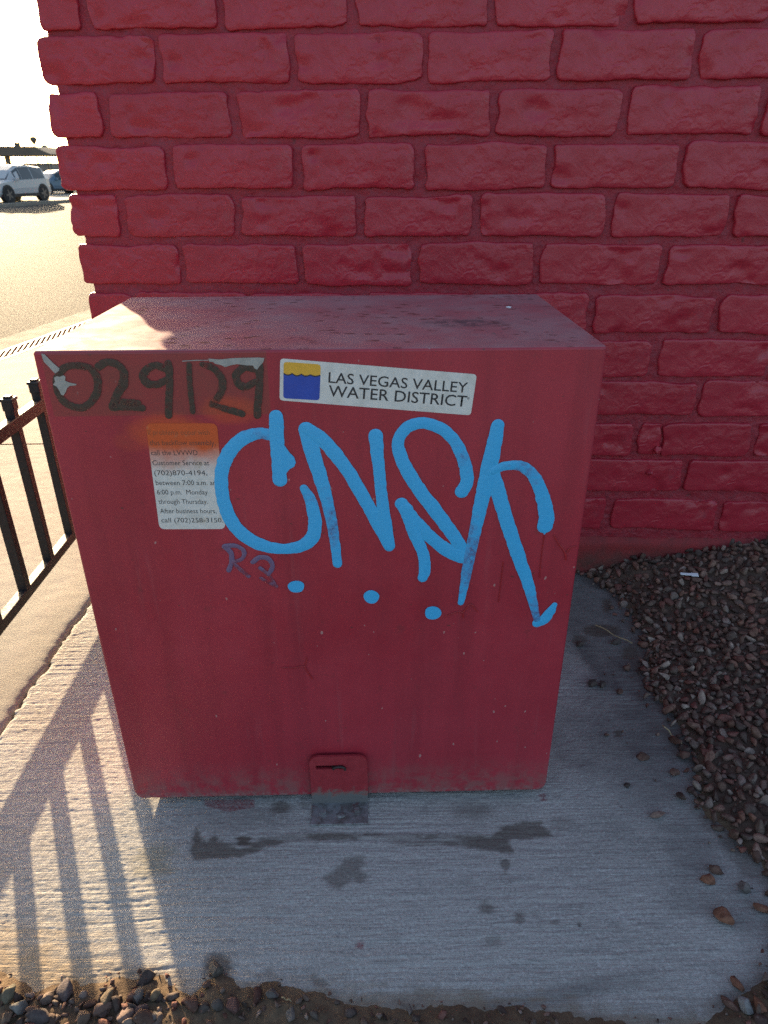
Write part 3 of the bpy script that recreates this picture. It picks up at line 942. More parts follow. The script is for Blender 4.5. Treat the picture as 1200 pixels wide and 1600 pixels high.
# medium filler rocks among them
fl = []
for _ in range(900):
    x = rng.uniform(-40, 1230); y = rng.uniform(1515, 1660)
    p = on(x, y, 2, 0)
    zz, a1, _, _ = soil_h(np.array([p[0]]), np.array([p[1]]))
    if a1[0] < 0.012: continue
    if x > 300 and rng.uniform() < 0.62: continue
    fl.append((p[0], p[1], float(zz[0]), float(np.exp(rng.normal(math.log(0.0095), 0.45)))))
tag(scatter(fl, 'rubble', 8, 0.55, 1.3), 'small broken rubble pressed into the soil along the slab front', 'rubble', kind='stuff')

# pale litter stick and straws
pw = on(1070, 916, 2, 0.05)
bm = bmesh.new()
add_box(bm, (-0.006, 0, 0), (0.040, 0.011, 0.0035), 0.0012)
add_box(bm, (0.026, -0.0005, 0), (0.026, 0.017, 0.0035), 0.0014)
M_plast = flat('white_plastic', (0.72, 0.73, 0.76), 0.4, var=0.05)
o = bm_obj('plastic_handle', bm, M_plast)
zz = float(soil_h(np.array([pw[0]]), np.array([pw[1]]))[0][0])
o.location = (pw[0], pw[1], zz + 0.030)
o.rotation_euler = (0.25, 0.04, -0.1)
tag(o, 'broken white plastic handle lying on the gravel near the wall', 'litter')
M_straw = flat('dry_straw', (0.36, 0.27, 0.15), 0.8, var=0.2)
def twig(a, b, r, label, mat=M_straw, z=0.01):
    p, q = on(*a, 2, z), on(*b, 2, z)
    pts = [p + (q - p) * t + np.array([0, 0, 0.004 * math.sin(3 * t * PI)]) + rng.normal(size=3) * 0.0012 for t in np.linspace(0, 1, 7)]
    bm = bmesh.new()
    for c, d in zip(pts[:-1], pts[1:]):
        add_cyl(bm, c, d, r, r * 0.95, 7)
    o = bm_obj('twig', bm, mat)
    me = o.data
    c0 = Vector(pts[0])
    me.transform(Matrix.Translation(-c0))
    o.location = c0
    tag(o, label, 'twig', 'dry twigs on the ground')
twig((930, 976), (988, 1006), 0.0018, 'long pale straw lying across the slab beside the cabinet', z=0.014)
twig((1034, 1133), (1066, 1162), 0.0018, 'straight dry twig on the slab edge beside the gravel', z=0.010)
twig((1132, 917), (1158, 940), 0.0013, 'thin pale twig standing out of the gravel near the wall', z=0.06)
twig((440, 1559), (456, 1565), 0.0012, 'short pale straw on the shaded soil at the front', z=0.016)
twig((1085, 851), (1118, 849), 0.0035, 'grey weathered stick leaning at the foot of the wall', flat('grey_stick', (0.22, 0.17, 0.15), 0.9), z=0.10)

# ------------------------------------------------------------------ BLOCK WALL
WA = math.radians(4.0)
wall = empty('block_wall', (-0.94, 1.2, 0.0), -WA)
tag(wall, 'tall red painted wall of slump blocks behind the cabinet', 'wall')
WLEN, WTOP, WDEP = 14.0, 4.2, 8.0  # unseen length and height enlarged to shade the ground and cut bounce light
REC = 0.012                         # how far the joints sit behind the block faces
bm = bmesh.new()
add_box(bm, (WLEN / 2, WDEP / 2 + REC + 0.006, WTOP / 2 - 0.02), (WLEN - 0.04, WDEP, WTOP), 0.0)
bm_obj('core', bm, M_mortar, wall)
# mortar skin with tooled, lumpy relief
def mortar_sheet(n_u, u0, u1, z0, z1, res, seed):
    us, zs = np.arange(u0, u1, res), np.arange(z0, z1, res)
    U, Zz, ff = grid(us, zs)
    d = 0.0022 * fbm(U * 22, Zz * 22, seed=seed, oct=3) + 0.0018 * fbm(U * 110, Zz * 110, seed=seed + 5, oct=3)
    return U, Zz, d, ff
U, Zz, d_, ff = mortar_sheet(0, 0.0, 3.0, 0.0, 2.3, 0.007, 81)
obj('mortar', mesh_from('mortar', np.stack([U + 0.012, REC - d_ - 0.002, Zz], 1), ff, True), M_mortar, wall)
# left return
U2, Z2, d2_, ff2 = mortar_sheet(0, 0.0, 2.2, 0.0, 2.3, 0.012, 91)
obj('mortar', mesh_from('mortar', np.stack([REC - d2_ - 0.001, U2 + REC, Z2], 1), ff2[:, ::-1], True), M_mortar, wall)

def grid_box(nx, ny, nz):
    idx = {}
    V, F = [], []
    def vid(i, j, k):
        key = (i, j, k)
        if key not in idx:
            idx[key] = len(V)
            V.append((i / nx * 2 - 1, j / ny * 2 - 1, k / nz * 2 - 1))
        return idx[key]
    for i in range(nx):
        for k in range(nz):
            F.append((vid(i, 0, k), vid(i + 1, 0, k), vid(i + 1, 0, k + 1), vid(i, 0, k + 1)))
            F.append((vid(i, ny, k), vid(i, ny, k + 1), vid(i + 1, ny, k + 1), vid(i + 1, ny, k)))
    for j in range(ny):
        for k in range(nz):
            F.append((vid(0, j, k), vid(0, j, k + 1), vid(0, j + 1, k + 1), vid(0, j + 1, k)))
            F.append((vid(nx, j, k), vid(nx, j + 1, k), vid(nx, j + 1, k + 1), vid(nx, j, k + 1)))
    for i in range(nx):
        for j in range(ny):
            F.append((vid(i, j, 0), vid(i, j + 1, 0), vid(i + 1, j + 1, 0), vid(i + 1, j, 0)))
            F.append((vid(i, j, nz), vid(i + 1, j, nz), vid(i + 1, j + 1, nz), vid(i, j + 1, nz)))
    return np.array(V), np.array(F)
GB = {}
def brick_mesh(sx, sy, sz, seed, nx=None):
    nx = nx or max(8, int(sx / 0.0095))
    nz = 14
    ny = max(4, int(sy / 0.02))
    key = (nx, ny, nz)
    if key not in GB: GB[key] = grid_box(*key)
    V, F = GB[key]
    V = V.copy()
    # bunch rows towards the edges so that the arris is well rounded
    V = np.sign(V) * (1 - (1 - np.abs(V)) ** 1.7)
    half = np.array([sx, sy, sz]) / 2
    P = V * half
    r = 0.006
    inner = np.clip(P, -(half - r), half - r)
    d = P - inner
    L = np.linalg.norm(d, axis=1, keepdims=True)
    P = np.where(L > 1e-9, inner + d / np.maximum(L, 1e-9) * np.minimum(L, r), P)
    rc = 0.017 + 0.006 * math.sin(seed * 2.3)
    lim = np.array([half[0] - rc, half[2] - rc])
    P2 = P[:, [0, 2]]
    in2 = np.clip(P2, -lim, lim)
    d2 = P2 - in2
    L2 = np.linalg.norm(d2, axis=1, keepdims=True)
    cor = (np.abs(d2) > 1e-9).all(1, keepdims=True)
    mx = np.abs(d2).max(1, keepdims=True)
    P2 = np.where(cor, in2 + d2 / np.maximum(L2, 1e-9) * mx, P2)
    P[:, 0], P[:, 2] = P2[:, 0], P2[:, 1]
    q = P * 1.0 + np.array([seed * 1.37, seed * 0.71, seed * 2.11])
    # wavy outline (slump), dents and lumps
    P[:, 0] += np.sign(V[:, 0]) * np.abs(V[:, 0]) ** 6 * (0.0065 * noise(q[:, 2] * 20, q[:, 1] * 8, np.sign(V[:, 0]) * 3.0, seed=seed) + 0.003 * noise(q[:, 2] * 55, q[:, 1] * 8, V[:, 0], seed=seed + 1))
    P[:, 2] += np.sign(V[:, 2]) * np.abs(V[:, 2]) ** 6 * (0.0045 * noise(q[:, 0] * 9, q[:, 1] * 8, np.sign(V[:, 2]) * 3.0, seed=seed + 2) + 0.0022 * noise(q[:, 0] * 48, q[:, 1] * 9, V[:, 2], seed=seed + 3))
    bul = 0.0010 * (1 - np.abs(V[:, 0]) ** 4) * (1 - np.abs(V[:, 2]) ** 3)
    lum = 0.0014 * fbm(q[:, 0] * 14, q[:, 2] * 17, q[:, 1] * 14, seed=seed + 4, oct=4)
    # torn chips on some blocks
    ch = np.clip(fbm(q[:, 0] * 11 + 5, q[:, 2] * 15, seed=seed + 7, oct=3) - 0.62, 0, 0.4) * 0.020
    fy = np.where(V[:, 1] < -0.5, 1.0, 0.0)
    P[:, 1] -= fy * (bul + lum - ch)
    fx = np.where(V[:, 0] < -0.98, 1.0, 0.0)
    P[:, 0] -= fx * 0.0035 * fbm(q[:, 1] * 16, q[:, 2] * 18, seed=seed + 5, oct=3)
    return mesh_from('brick', P, F, True)
seed = 500
BH = 0.1245
row_bottom = [1.802, 1.667, 1.526, 1.384, 1.242, 1.097, 0.943, 0.794, 0.652, 0.502, 0.358, 0.198]
rows = [(1.802 + 0.143 * k, 'E' if k % 2 == 0 else 'O') for k in (3, 2, 1)] + [(z, 'E' if k % 2 == 0 else 'O') for k, z in enumerate(row_bottom)]
given = {1.802: [0.136, 0.528, 0.906, 1.300, 1.690], 1.667: [0.333, 0.731, 1.117, 1.494, 1.895], 1.526: [0.147, 0.541, 0.937, 1.324, 1.706, 2.104],
         1.384: [0.328, 0.726, 1.110, 1.503, 1.903], 1.242: [0.147, 0.531, 0.920, 1.295, 1.705, 2.078], 1.097: [0.326, 0.719, 1.101, 1.494, 1.898],
         0.943: [0.147, 0.54, 0.93, 1.31, 1.685, 2.095], 0.794: [0.33, 0.73, 1.12, 1.51, 1.92], 0.652: [0.147, 0.54, 0.93, 1.31, 1.70, 2.092],
         0.502: [0.33, 0.73, 1.12, 1.51, 1.905, 1.995, 2.318], 0.358: [0.147, 0.54, 0.93, 1.31, 1.70, 2.10], 0.198: [0.33, 0.73, 1.10, 1.46, 1.845, 2.257]}
for z, kind in rows:
    js = list(given.get(z, [(0.147 if kind == 'E' else 0.33) + 0.393 * k for k in range(5)]))
    while js[-1] < 2.9: js.append(js[-1] + 0.393 + rng.uniform(-0.008, 0.008))
    left = -0.012 + rng.uniform(-0.012, 0.006)
    edges = [left] + js
    for k in range(len(edges) - 1):
        a, b = edges[k], edges[k + 1]
        jl = 0.0 if k == 0 else 0.0115
        thin = abs(b - 1.995) < 1e-6 and z == 0.502
        a2, b2 = a + jl + rng.uniform(-0.004, 0.004), b - (0.0115 if not thin else 0.002) + rng.uniform(-0.004, 0.004)
        if abs(a - 1.995) < 1e-6 and z == 0.502: a2 = a + 0.002
        sx = b2 - a2
        dep = (0.195 if kind == 'O' else 0.385) if k == 0 else 0.06
        seed += 1
        me = brick_mesh(sx, dep, BH + rng.uniform(-0.005, 0.004), seed)
        o = obj('brick', me, M_brick, wall)
        proud = rng.uniform(-0.003, 0.003)
        o.location = ((a2 + b2) / 2, dep / 2 - 0.001 + proud, z + BH / 2 + rng.uniform(-0.003, 0.003))
        o.rotation_euler = (0, rng.uniform(-0.006, 0.006), rng.uniform(-0.006, 0.006))
    # blocks of the left return
    y = (0.195 if kind == 'O' else 0.385) + 0.035
    for k in range(4):
        seed += 1
        me = brick_mesh(0.06, 0.36, BH, 900 + (seed % 7), 5)
        o = obj('brick', me, M_brick, wall)
        o.location = (0.03 - 0.012, y + 0.18, z + BH / 2)
        y += 0.395
# smooth painted footing
us = np.arange(0.0, 3.2, 0.008)
V_, F_ = [], []
zs = np.array([0.0, 0.02, 0.04, 0.06, 0.08, 0.10, 0.12, 0.135, 0.146, 0.153, 0.158, 0.160])
U, Zz, ff = grid(us, zs)
yb = -0.004 - 0.003 * fbm(U * 6, Zz * 10, seed=95, oct=4) + 0.014 * sstep(0.135, 0.160, Zz)
obj('footing', mesh_from('footing', np.stack([U, yb, Zz + 0.004 * noise(U * 5, 0 * U, seed=96)], 1), ff, True), M_base, wall)
# pipe stub / bolt remains on the wall
M_w2 = M_brick
for (uu, zz_, r_) in ((1.985, 0.527, 0.016), (1.97, 0.438, 0.011)):
    bm = bmesh.new()
    bmesh.ops.create_icosphere(bm, subdivisions=2, radius=r_)
    for v_ in bm.verts: v_.co *= 1 + 0.35 * random.uniform(-1, 1)
    o = bm_obj('anchor_stub', bm, M_w2, wall)
    o.location = (uu, -0.004, zz_)

# ------------------------------------------------------------------ UTILITY CABINET
BX0, BX1, BY1, BZ0, BZ1 = -0.604, 0.437, 0.585, 0.017, 1.150
cab = empty('utility_cabinet', (0, 0, 0))
tag(cab, 'large dull red metal utility enclosure covered in blue graffiti on the concrete slab', 'utility box')
bm = bmesh.new()
ch = 0.024
prof = [(BX0 + ch * 0.75, BZ0), (BX1 - ch * 0.75, BZ0), (BX1 - 0.006, BZ0 + 0.007), (BX1, BZ0 + ch), (BX1, BZ1 - 0.004), (BX1 - 0.004, BZ1), (BX0 + 0.004, BZ1), (BX0, BZ1 - 0.004), (BX0, BZ0 + ch), (BX0 + 0.006, BZ0 + 0.007)]
fv = [bm.verts.new((x, 0, z)) for x, z in prof]
ff_ = bm.faces.new(fv)
r = bmesh.ops.extrude_face_region(bm, geom=[ff_])
bmesh.ops.translate(bm, vec=(0, BY1, 0), verts=[e for e in r['geom'] if isinstance(e, bmesh.types.BMVert)])
bmesh.ops.recalc_face_normals(bm, faces=bm.faces)
es = [e for e in bm.edges if abs(e.verts[0].co.y - e.verts[1].co.y) < 1e-6 and (e.verts[0].co.y < 1e-6 or e.verts[0].co.y > BY1 - 1e-6)]
bmesh.ops.bevel(bm, geom=es, offset=0.007, segments=3, affect='EDGES', profile=0.5)
shell = bm_obj('shell', bm, M_cab, cab)
for p_ in shell.data.polygons: p_.use_smooth = True
wnm = shell.modifiers.new('wn', 'WEIGHTED_NORMAL'); wnm.keep_sharp = False; wnm.weight = 100

# ribbons of paint on the front sheet ------------------------------------------------
def smooth_path(pts, n=10):
    P = np.array(pts, float)
    if len(P) == 2:
        return np.stack([np.linspace(P[0, k], P[1, k], 14) for k in range(P.shape[1])], 1)
    E_ = np.concatenate([2 * P[:1] - P[1:2], P, 2 * P[-1:] - P[-2:-1]])
    out = []
    for i in range(1, len(E_) - 2):
        p0, p1, p2, p3 = E_[i - 1:i + 3]
        for t in np.linspace(0, 1, n, endpoint=False):
            out.append(0.5 * ((2 * p1) + (-p0 + p2) * t + (2 * p0 - 5 * p1 + 4 * p2 - p3) * t * t + (-p0 + 3 * p1 - 3 * p2 + p3) * t ** 3))
    out.append(E_[-2])
    return np.array(out)

LAYER = [0]
def stroke(name, pts, mat, scale, org, parent, wpx=None, closed=False, base=0.0011, thick=0.00022, rag=0.06, label=None, dz=0.00022):
    """pts: (x, y, width, fade) in crop pixels"""
    P = smooth_path(pts, 12)
    x = org[0] + P[:, 0] / scale
    y = org[1] + P[:, 1] / scale
    W = P[:, 2] / scale
    Fd = P[:, 3]
    c = np.array([FX(a, b) for a, b in zip(x, y)])
    c2 = np.array([FX(a + 1, b) for a, b in zip(x, y)])
    mpp = np.hypot(*(c2 - c).T)
    hw = W * mpp / 2
    k = len(c)
    tan = np.gradient(c, axis=0)
    tan /= np.linalg.norm(tan, axis=1, keepdims=True) + 1e-12
    nor = np.stack([-tan[:, 1], tan[:, 0]], 1)
    s = np.concatenate([[0], np.cumsum(np.hypot(*np.diff(c, axis=0).T))])
    LAYER[0] += 1
    sd_ = LAYER[0] * 7
    hw1 = hw * (1 + rag * noise(s * 90, 0 * s, seed=sd_) + rag * 0.6 * noise(s * 300, 0 * s, seed=sd_ + 1))
    hw2 = hw * (1 + rag * noise(s * 90, 0 * s + 5, seed=sd_ + 2) + rag * 0.6 * noise(s * 300, 0 * s + 5, seed=sd_ + 3))
    # rounded ends
    cen, t0, t1 = [], [], []
    secs = []
    ncap = 6
    for q in range(ncap):
        a = PI / 2 * (1 - q / ncap)
        secs.append((c[0] - tan[0] * hw[0] * math.sin(a), nor[0], hw1[0] * math.cos(a), hw2[0] * math.cos(a), Fd[0]))
    for q in range(k):
        secs.append((c[q], nor[q], hw1[q], hw2[q], Fd[q]))
    for q in range(1, ncap + 1):
        a = PI / 2 * q / ncap
        secs.append((c[-1] + tan[-1] * hw[-1] * math.sin(a), nor[-1], hw1[-1] * math.cos(a), hw2[-1] * math.cos(a), Fd[-1]))
    V, A_ = [], []
    y0 = -(base + LAYER[0] * 0.00003)
    m_ = len(secs)
    for q, (cc, nn, a, b, fd) in enumerate(secs):
        yy_ = y0 - dz * q / m_
        for (off, dy, fe) in ((a, 0.0, -0.12), (a * 0.94, -thick, 0.0), (0, -thick, 0.02), (-b * 0.94, -thick, 0.0), (-b, 0.0, -0.12)):
            pt = cc + nn * off
            V.append((pt[0], yy_ + dy, pt[1]))
            A_.append(fd + fe)
    F = []
    for q in range(m_ - 1):
        for e in range(4):
            F.append((q * 5 + e, q * 5 + e + 1, (q + 1) * 5 + e + 1, (q + 1) * 5 + e))
    o = obj(name, mesh_from(name, V, np.array(F), 'run' in name, {'fade': np.array(A_)}), mat, parent)
    if label: o['label'] = label
    return o

def patch(name, poly, mat, scale, org, parent, base, fade=1.0, raw=False, thick=0.0003, y_off=0.0, label=None):
    """flat polygon on the front sheet, crop pixels"""
    pts = [FX(org[0] + a / scale, org[1] + b / scale) for a, b in poly] if not raw else poly
    bm = bmesh.new()
    vs = [bm.verts.new((x, -base, z)) for x, z in pts]
    f = bm.faces.new(vs)
    bm.normal_update()
    if f.normal.y > 0: f.normal_flip()
    r = bmesh.ops.extrude_face_region(bm, geom=[f])
    bmesh.ops.translate(bm, vec=(0, -thick, 0), verts=[e for e in r['geom'] if isinstance(e, bmesh.types.BMVert)])
    bmesh.ops.triangulate(bm, faces=[q for q in bm.faces if len(q.verts) > 4])
    o = bm_obj(name, bm, mat, parent)
    at = o.data.attributes.new('fade', 'FLOAT', 'POINT')
    at.data.foreach_set('value', np.full(len(o.data.vertices), fade, dtype=np.float32))
    if label: o['label'] = label
    return o

def ellipse(cx, cy, rx, ry, n=26, jit=0.05, sd=0):
    r_ = np.random.default_rng(sd)
    ph = r_.uniform(0, 6, 3)
    return [(cx + rx * (1 + jit * math.sin(3 * t + ph[0])) * math.cos(t), cy + ry * (1 + jit * math.sin(2 * t + ph[1])) * math.sin(t)) for t in np.linspace(0, 2 * PI, n, endpoint=False)]

gt = lambda pts: [(a, b, w_, f_) for a, b, w_, f_ in pts]
SC5, OR5 = 1.875, (320, 540)
GB_ = 'blue graffiti letter stroke'
def gr_(pts): return stroke('graffiti_stroke', pts, M_blue, SC5, OR5, cab)
# C
gr_([(200, 262, 36, .45), (160, 257, 36, .5), (120, 268, 40, .75), (84, 296, 42, .9), (58, 340, 42, 1), (48, 400, 40, 1), (60, 470, 40, 1), (90, 530, 42, 1), (145, 575, 42, 1), (215, 594, 36, 1), (278, 588, 38, 1), (316, 558, 42, 1), (322, 505, 40, .9), (308, 450, 34, .6), (291, 418, 26, .7)])
gr_([(210, 208, 42, .95), (210, 260, 44, .95), (216, 330, 42, .9), (220, 394, 40, .95)])
patch('graffiti_stroke', [(228, 285), (238, 298), (248, 312), (262, 326), (267, 342), (262, 354), (249, 361), (240, 372), (236, 385), (222, 380), (218, 300)], M_blue, SC5, OR5, cab, 0.0012, 0.9)
# N
gr_([(297, 246, 48, 1), (315, 310, 46, .9), (340, 390, 42, .8), (362, 470, 36, .55), (378, 555, 30, .45), (389, 638, 28, .8)])
gr_([(300, 244, 40, 1), (345, 276, 42, .9), (400, 340, 42, .85), (452, 420, 40, .9), (500, 510, 38, .95), (540, 588, 32, 1)])
gr_([(500, 264, 44, 1), (508, 340, 36, .9), (516, 420, 34, .7), (526, 500, 38, .9), (541, 586, 32, 1)])
# S
gr_([(752, 428, 38, 1), (768, 395, 40, .9), (760, 340, 38, .55), (735, 285, 36, .7), (695, 244, 36, .95), (640, 226, 36, 1), (592, 240, 36, 1), (566, 280, 36, .95), (578, 335, 40, .9), (620, 410, 42, .9), (680, 490, 42, .9), (735, 565, 40, .75), (757, 605, 34, .8)])
gr_([(576, 462, 38, 1), (610, 510, 44, .95), (655, 555, 40, .9), (705, 596, 42, .9), (752, 618, 44, .95)])
gr_([(590, 480, 40, .95), (612, 545, 36, .8), (640, 612, 34, .9), (643, 660, 34, 1), (638, 679, 30, 1)])
# K
gr_([(858, 234, 40, 1), (845, 300, 46, .95), (828, 380, 50, 1), (812, 450, 44, .9), (795, 530, 36, .55), (775, 620, 34, .35), (760, 700, 26, .45), (750, 752, 18, .8)])
gr_([(838, 360, 44, 1), (862, 440, 44, 1), (890, 530, 42, 1), (920, 620, 40, 1), (946, 695, 34, .85), (962, 755, 26, .45), (972, 800, 20, .3)])
gr_([(974, 812, 30, 1), (995, 800, 32, 1), (1012, 778, 28, 1), (1024, 758, 16, 1)])
gr_([(845, 366, 26, .8), (880, 352, 28, .7), (925, 352, 32, .55), (962, 380, 36, .5), (985, 430, 40, .75), (1000, 490, 44, .95), (996, 528, 46, 1)])
for q, (a, b, c_, d__) in enumerate(((268, 705, 24, 18), (488, 735, 23, 19), (668, 782, 24, 20))):
    patch('graffiti_dot', ellipse(a, b, c_, d__, sd=q), M_blue, SC5, OR5, cab, 0.0012, 1.0, thick=0.0008)
patch('graffiti_drip', [(988, 538), (1003, 538), (998, 550), (993, 553)], M_blue, SC5, OR5, cab, 0.0012, 0.9)
# two small faded purple characters below the C
SC4, OR4 = 2.143, (0, 440)
def pr_(pts): return stroke('faded_graffiti_stroke', [(a, b, w_, f_) for a, b, w_, f_ in pts], M_purple, SC4, OR4, cab, rag=0.12)
pr_([(752, 886, 18, .9), (772, 905, 18, .8), (776, 935, 16, .6), (766, 966, 16, .9)])
pr_([(755, 884, 18, .9), (790, 884, 16, .7), (816, 900, 16, .7), (812, 925, 14, .5), (782, 938, 14, .4)])
pr_([(782, 942, 14, .35), (805, 962, 14, .3), (832, 985, 16, .35)])
pr_([(846, 938, 16, .8), (872, 922, 18, .8), (902, 930, 18, .7), (912, 955, 16, .6), (900, 978, 14, .5)])
pr_([(872, 958, 14, .5), (900, 982, 12, .3), (926, 1020, 12, .25)])
pr_([(874, 992, 12, .25), (900, 1006, 12, .25), (926, 1020, 12, .25)])
# brushed number 029129
SC7, OR7 = 3.0, (50, 540)
def nb_(pts, w_=36): return stroke('painted_digit_stroke', [(a, b, w_ * k, f_ * 0.49) for a, b, k, f_ in pts], M_black, SC7, OR7, cab, rag=0.10, base=0.0006, thick=0.00006)
nb_([(215, 92, 1, .7), (160, 100, 1, .8), (122, 145, 1, .85), (118, 205, 1, .85), (150, 262, 1, .8), (215, 290, 1, .8), (268, 272, 1, .85), (305, 215, 1, .8), (305, 150, 1, .75), (270, 105, 1, .7), (225, 92, 1, .6)])
nb_([(312, 100, 1, .8), (345, 78, 1, .9), (395, 85, 1, .85), (428, 120, 1.1, .85), (428, 180, 1.2, .8), (400, 230, 1.1, .8), (378, 282, 1, .85)])
nb_([(378, 288, 1, .9), (450, 288, 1, .8), (518, 292, .9, .9)])
nb_([(420, 262, .9, .5), (500, 268, .8, .7)])
nb_([(630, 110, 1, .7), (585, 92, 1, .8), (540, 110, 1, .85), (522, 145, 1, .85), (545, 178, 1.1, .85), (590, 180, 1, .8), (630, 160, .9, .6)])
nb_([(640, 85, 1.05, .8), (646, 170, 1, .85), (643, 250, 1, .85), (641, 325, 1, .9)])
nb_([(738, 90, .72, .85), (740, 170, .72, .85), (748, 250, .75, .85), (754, 308, .7, .85)])
nb_([(800, 88, .8, .5), (850, 105, .95, .8), (888, 150, 1, .8), (892, 200, 1, .75), (868, 250, 1, .5), (845, 275, .9, .35)])
nb_([(862, 282, .8, .5), (915, 298, .95, .85), (985, 318, .95, .95)])
nb_([(1050, 110, 1, .8), (1000, 100, 1, .85), (962, 128, 1, .85), (962, 170, 1, .85), (1000, 192, 1, .85), (1045, 170, .9, .7)])
nb_([(1068, 95, 1.05, .9), (1066, 180, 1, .9), (1060, 260, 1, .9), (1056, 325, 1, .95)])
# torn remains of a clear/grey film
patch('torn_film', [(45, 36), (60, 40), (78, 58), (104, 84), (130, 106), (127, 118), (110, 130), (98, 118), (80, 98), (58, 76), (50, 56)], M_film, SC7, OR7, cab, 0.0013)
patch('torn_film', [(104, 150), (118, 142), (130, 146), (150, 138), (158, 146), (157, 164), (176, 172), (210, 179), (208, 185), (178, 188), (166, 198), (160, 216), (150, 232), (139, 230), (128, 208), (118, 192), (100, 182), (110, 168)], M_film, SC7, OR7, cab, 0.0013)
patch('torn_film', [(828, 60), (880, 64), (940, 58), (1000, 56), (1060, 55), (1090, 57), (1084, 78), (1066, 96), (1056, 112), (1044, 106), (1036, 92), (1010, 92), (960, 86), (930, 92), (905, 100), (892, 92), (858, 84), (850, 76), (832, 74)], M_film, SC7, OR7, cab, 0.0013)
patch('torn_film', [(705, 70), (770, 66), (828, 66), (828, 69), (770, 70), (705, 74)], M_film, SC7, OR7, cab, 0.0013)
# runs in the red paint on the right side of the sheet
def run_(pts): return stroke('paint_run', pts, M_run, 4.0, (650, 640), cab, rag=0.08, base=0.0002, thick=0.0009)
run_([(862, 785, 6, 1), (890, 835, 9, 1), (920, 875, 10, 1), (934, 905, 14, 1), (936, 935, 12, 1)])
run_([(1000, 850, 6, 1), (965, 860, 8, 1), (945, 885, 10, 1)])
run_([(180, 1290, 8, 1), (260, 1262, 8, 1), (292, 1270, 8, 1), (295, 1295, 12, 1)])
run_([(292, 1268, 8, 1), (340, 1215, 8, 1), (385, 1260, 7, 1)])
run_([(545, 950, 6, 1), (530, 1080, 5, 1), (515, 1200, 5, 1)])
run_([(800, 785, 5, 1), (785, 900, 5, 1), (770, 1050, 4, 1)])
def run2(pts): return stroke('paint_run', pts, M_run, 3.0, (100, 1000), cab, rag=0.1, base=0.0002, thick=0.0007)
run2([(1020, 128, 5, 1), (1080, 128, 5, 1), (1125, 122, 6, 1), (1140, 145, 6, 1), (1165, 180, 7, 1)])
run2([(1130, 120, 6, 1), (1138, 95, 5, 1), (1136, 78, 4, 1)])

# stickers ----------------------------------------------------------------------------
def round_poly(q, r, n=5):
    out = []
    q = [np.array(p, float) for p in q]
    for i in range(4):
        p, a, b = q[i], q[i - 1], q[(i + 1) % 4]
        ea, eb = (a - p) / np.linalg.norm(a - p), (b - p) / np.linalg.norm(b - p)
        for t in np.linspace(0, 1, n):
            out.append(tuple(p + ea * r * (1 - t) ** 2 + eb * r * t ** 2))
    return out

def text_mesh(name, txt, o_, ex, width, cap, mat, parent, y, italic=0.0, bold=0.0):
    """lay a line of text: o_ = baseline start (x, z), ex = unit direction, width and cap height in metres"""
    cu = bpy.data.curves.new(name, 'FONT')
    cu.body = txt
    cu.size = 1.0
    cu.offset = bold
    cu.resolution_u = 3
    tmp = bpy.data.objects.new(name, cu)
    COL.objects.link(tmp)
    dg = bpy.context.evaluated_depsgraph_get()
    me = bpy.data.meshes.new_from_object(tmp.evaluated_get(dg))
    bpy.data.objects.remove(tmp)
    bpy.data.curves.remove(cu)
    n_ = len(me.vertices)
    co = np.empty(n_ * 3, dtype=np.float32)
    me.vertices.foreach_get('co', co)
    co = co.reshape(-1, 3)
    x0_, x1_ = co[:, 0].min(), co[:, 0].max()
    s_ = width / (x1_ - x0_)
    CAPH = 0.70
    sy_ = cap / CAPH
    ez = np.array([-ex[1], ex[0]])
    lx = (co[:, 0] - x0_) * s_ + co[:, 1] * sy_ * italic
    lz = co[:, 1] * sy_
    out = np.stack([o_[0] + ex[0] * lx + ez[0] * lz, np.full(n_, -y), o_[1] + ex[1] * lx + ez[1] * lz], 1)
    me.vertices.foreach_set('co', out.astype(np.float32).ravel())
    me.name = name
    me.update()
    return obj(name, me, mat, parent)

def F3(x, y): return FX(50 + x / 3.0, 540 + y / 3.0)
def F5(x, y): return FX(320 + x / 1.875, 540 + y / 1.875)

# notice
info = patch('notice_sticker', round_poly([F3(533, 364), F3(868, 364), F3(907, 859), F3(598, 860)], 0.012), M_info, 1, (0, 0), cab, 0.0003, raw=True, thick=0.0004, label='small white notice sticker with rounded corners, its top sprayed orange')
rim = round_poly([F3(533, 364), F3(868, 364), F3(907, 859), F3(598, 860)], 0.012)
lines = [('If problems occur with', 545, 833, 418), ('this backflow assembly,', 553, 862, 466), ('call the LVVWD', 560, 778, 513), ('Customer Service at', 567, 832, 560), ('(702)870-4194,', 575, 822, 607),
         ('between 7:00 a.m. and', 582, 880, 653), ('6:00 p.m.  Monday', 588, 825, 697), ('through Thursday.', 595, 825, 741), ('After business hours,', 602, 866, 785), ('call (702)258-3150.', 608, 897, 828)]
for txt, xa, xb, yb_ in lines:
    a, b = np.array(F3(xa, yb_)), np.array(F3(xb, yb_))
    ex = (b - a) / np.linalg.norm(b - a)
    text_mesh('lettering', txt, a, ex, float(np.linalg.norm(b - a)), 0.0105, M_ink_o, info, 0.00085)
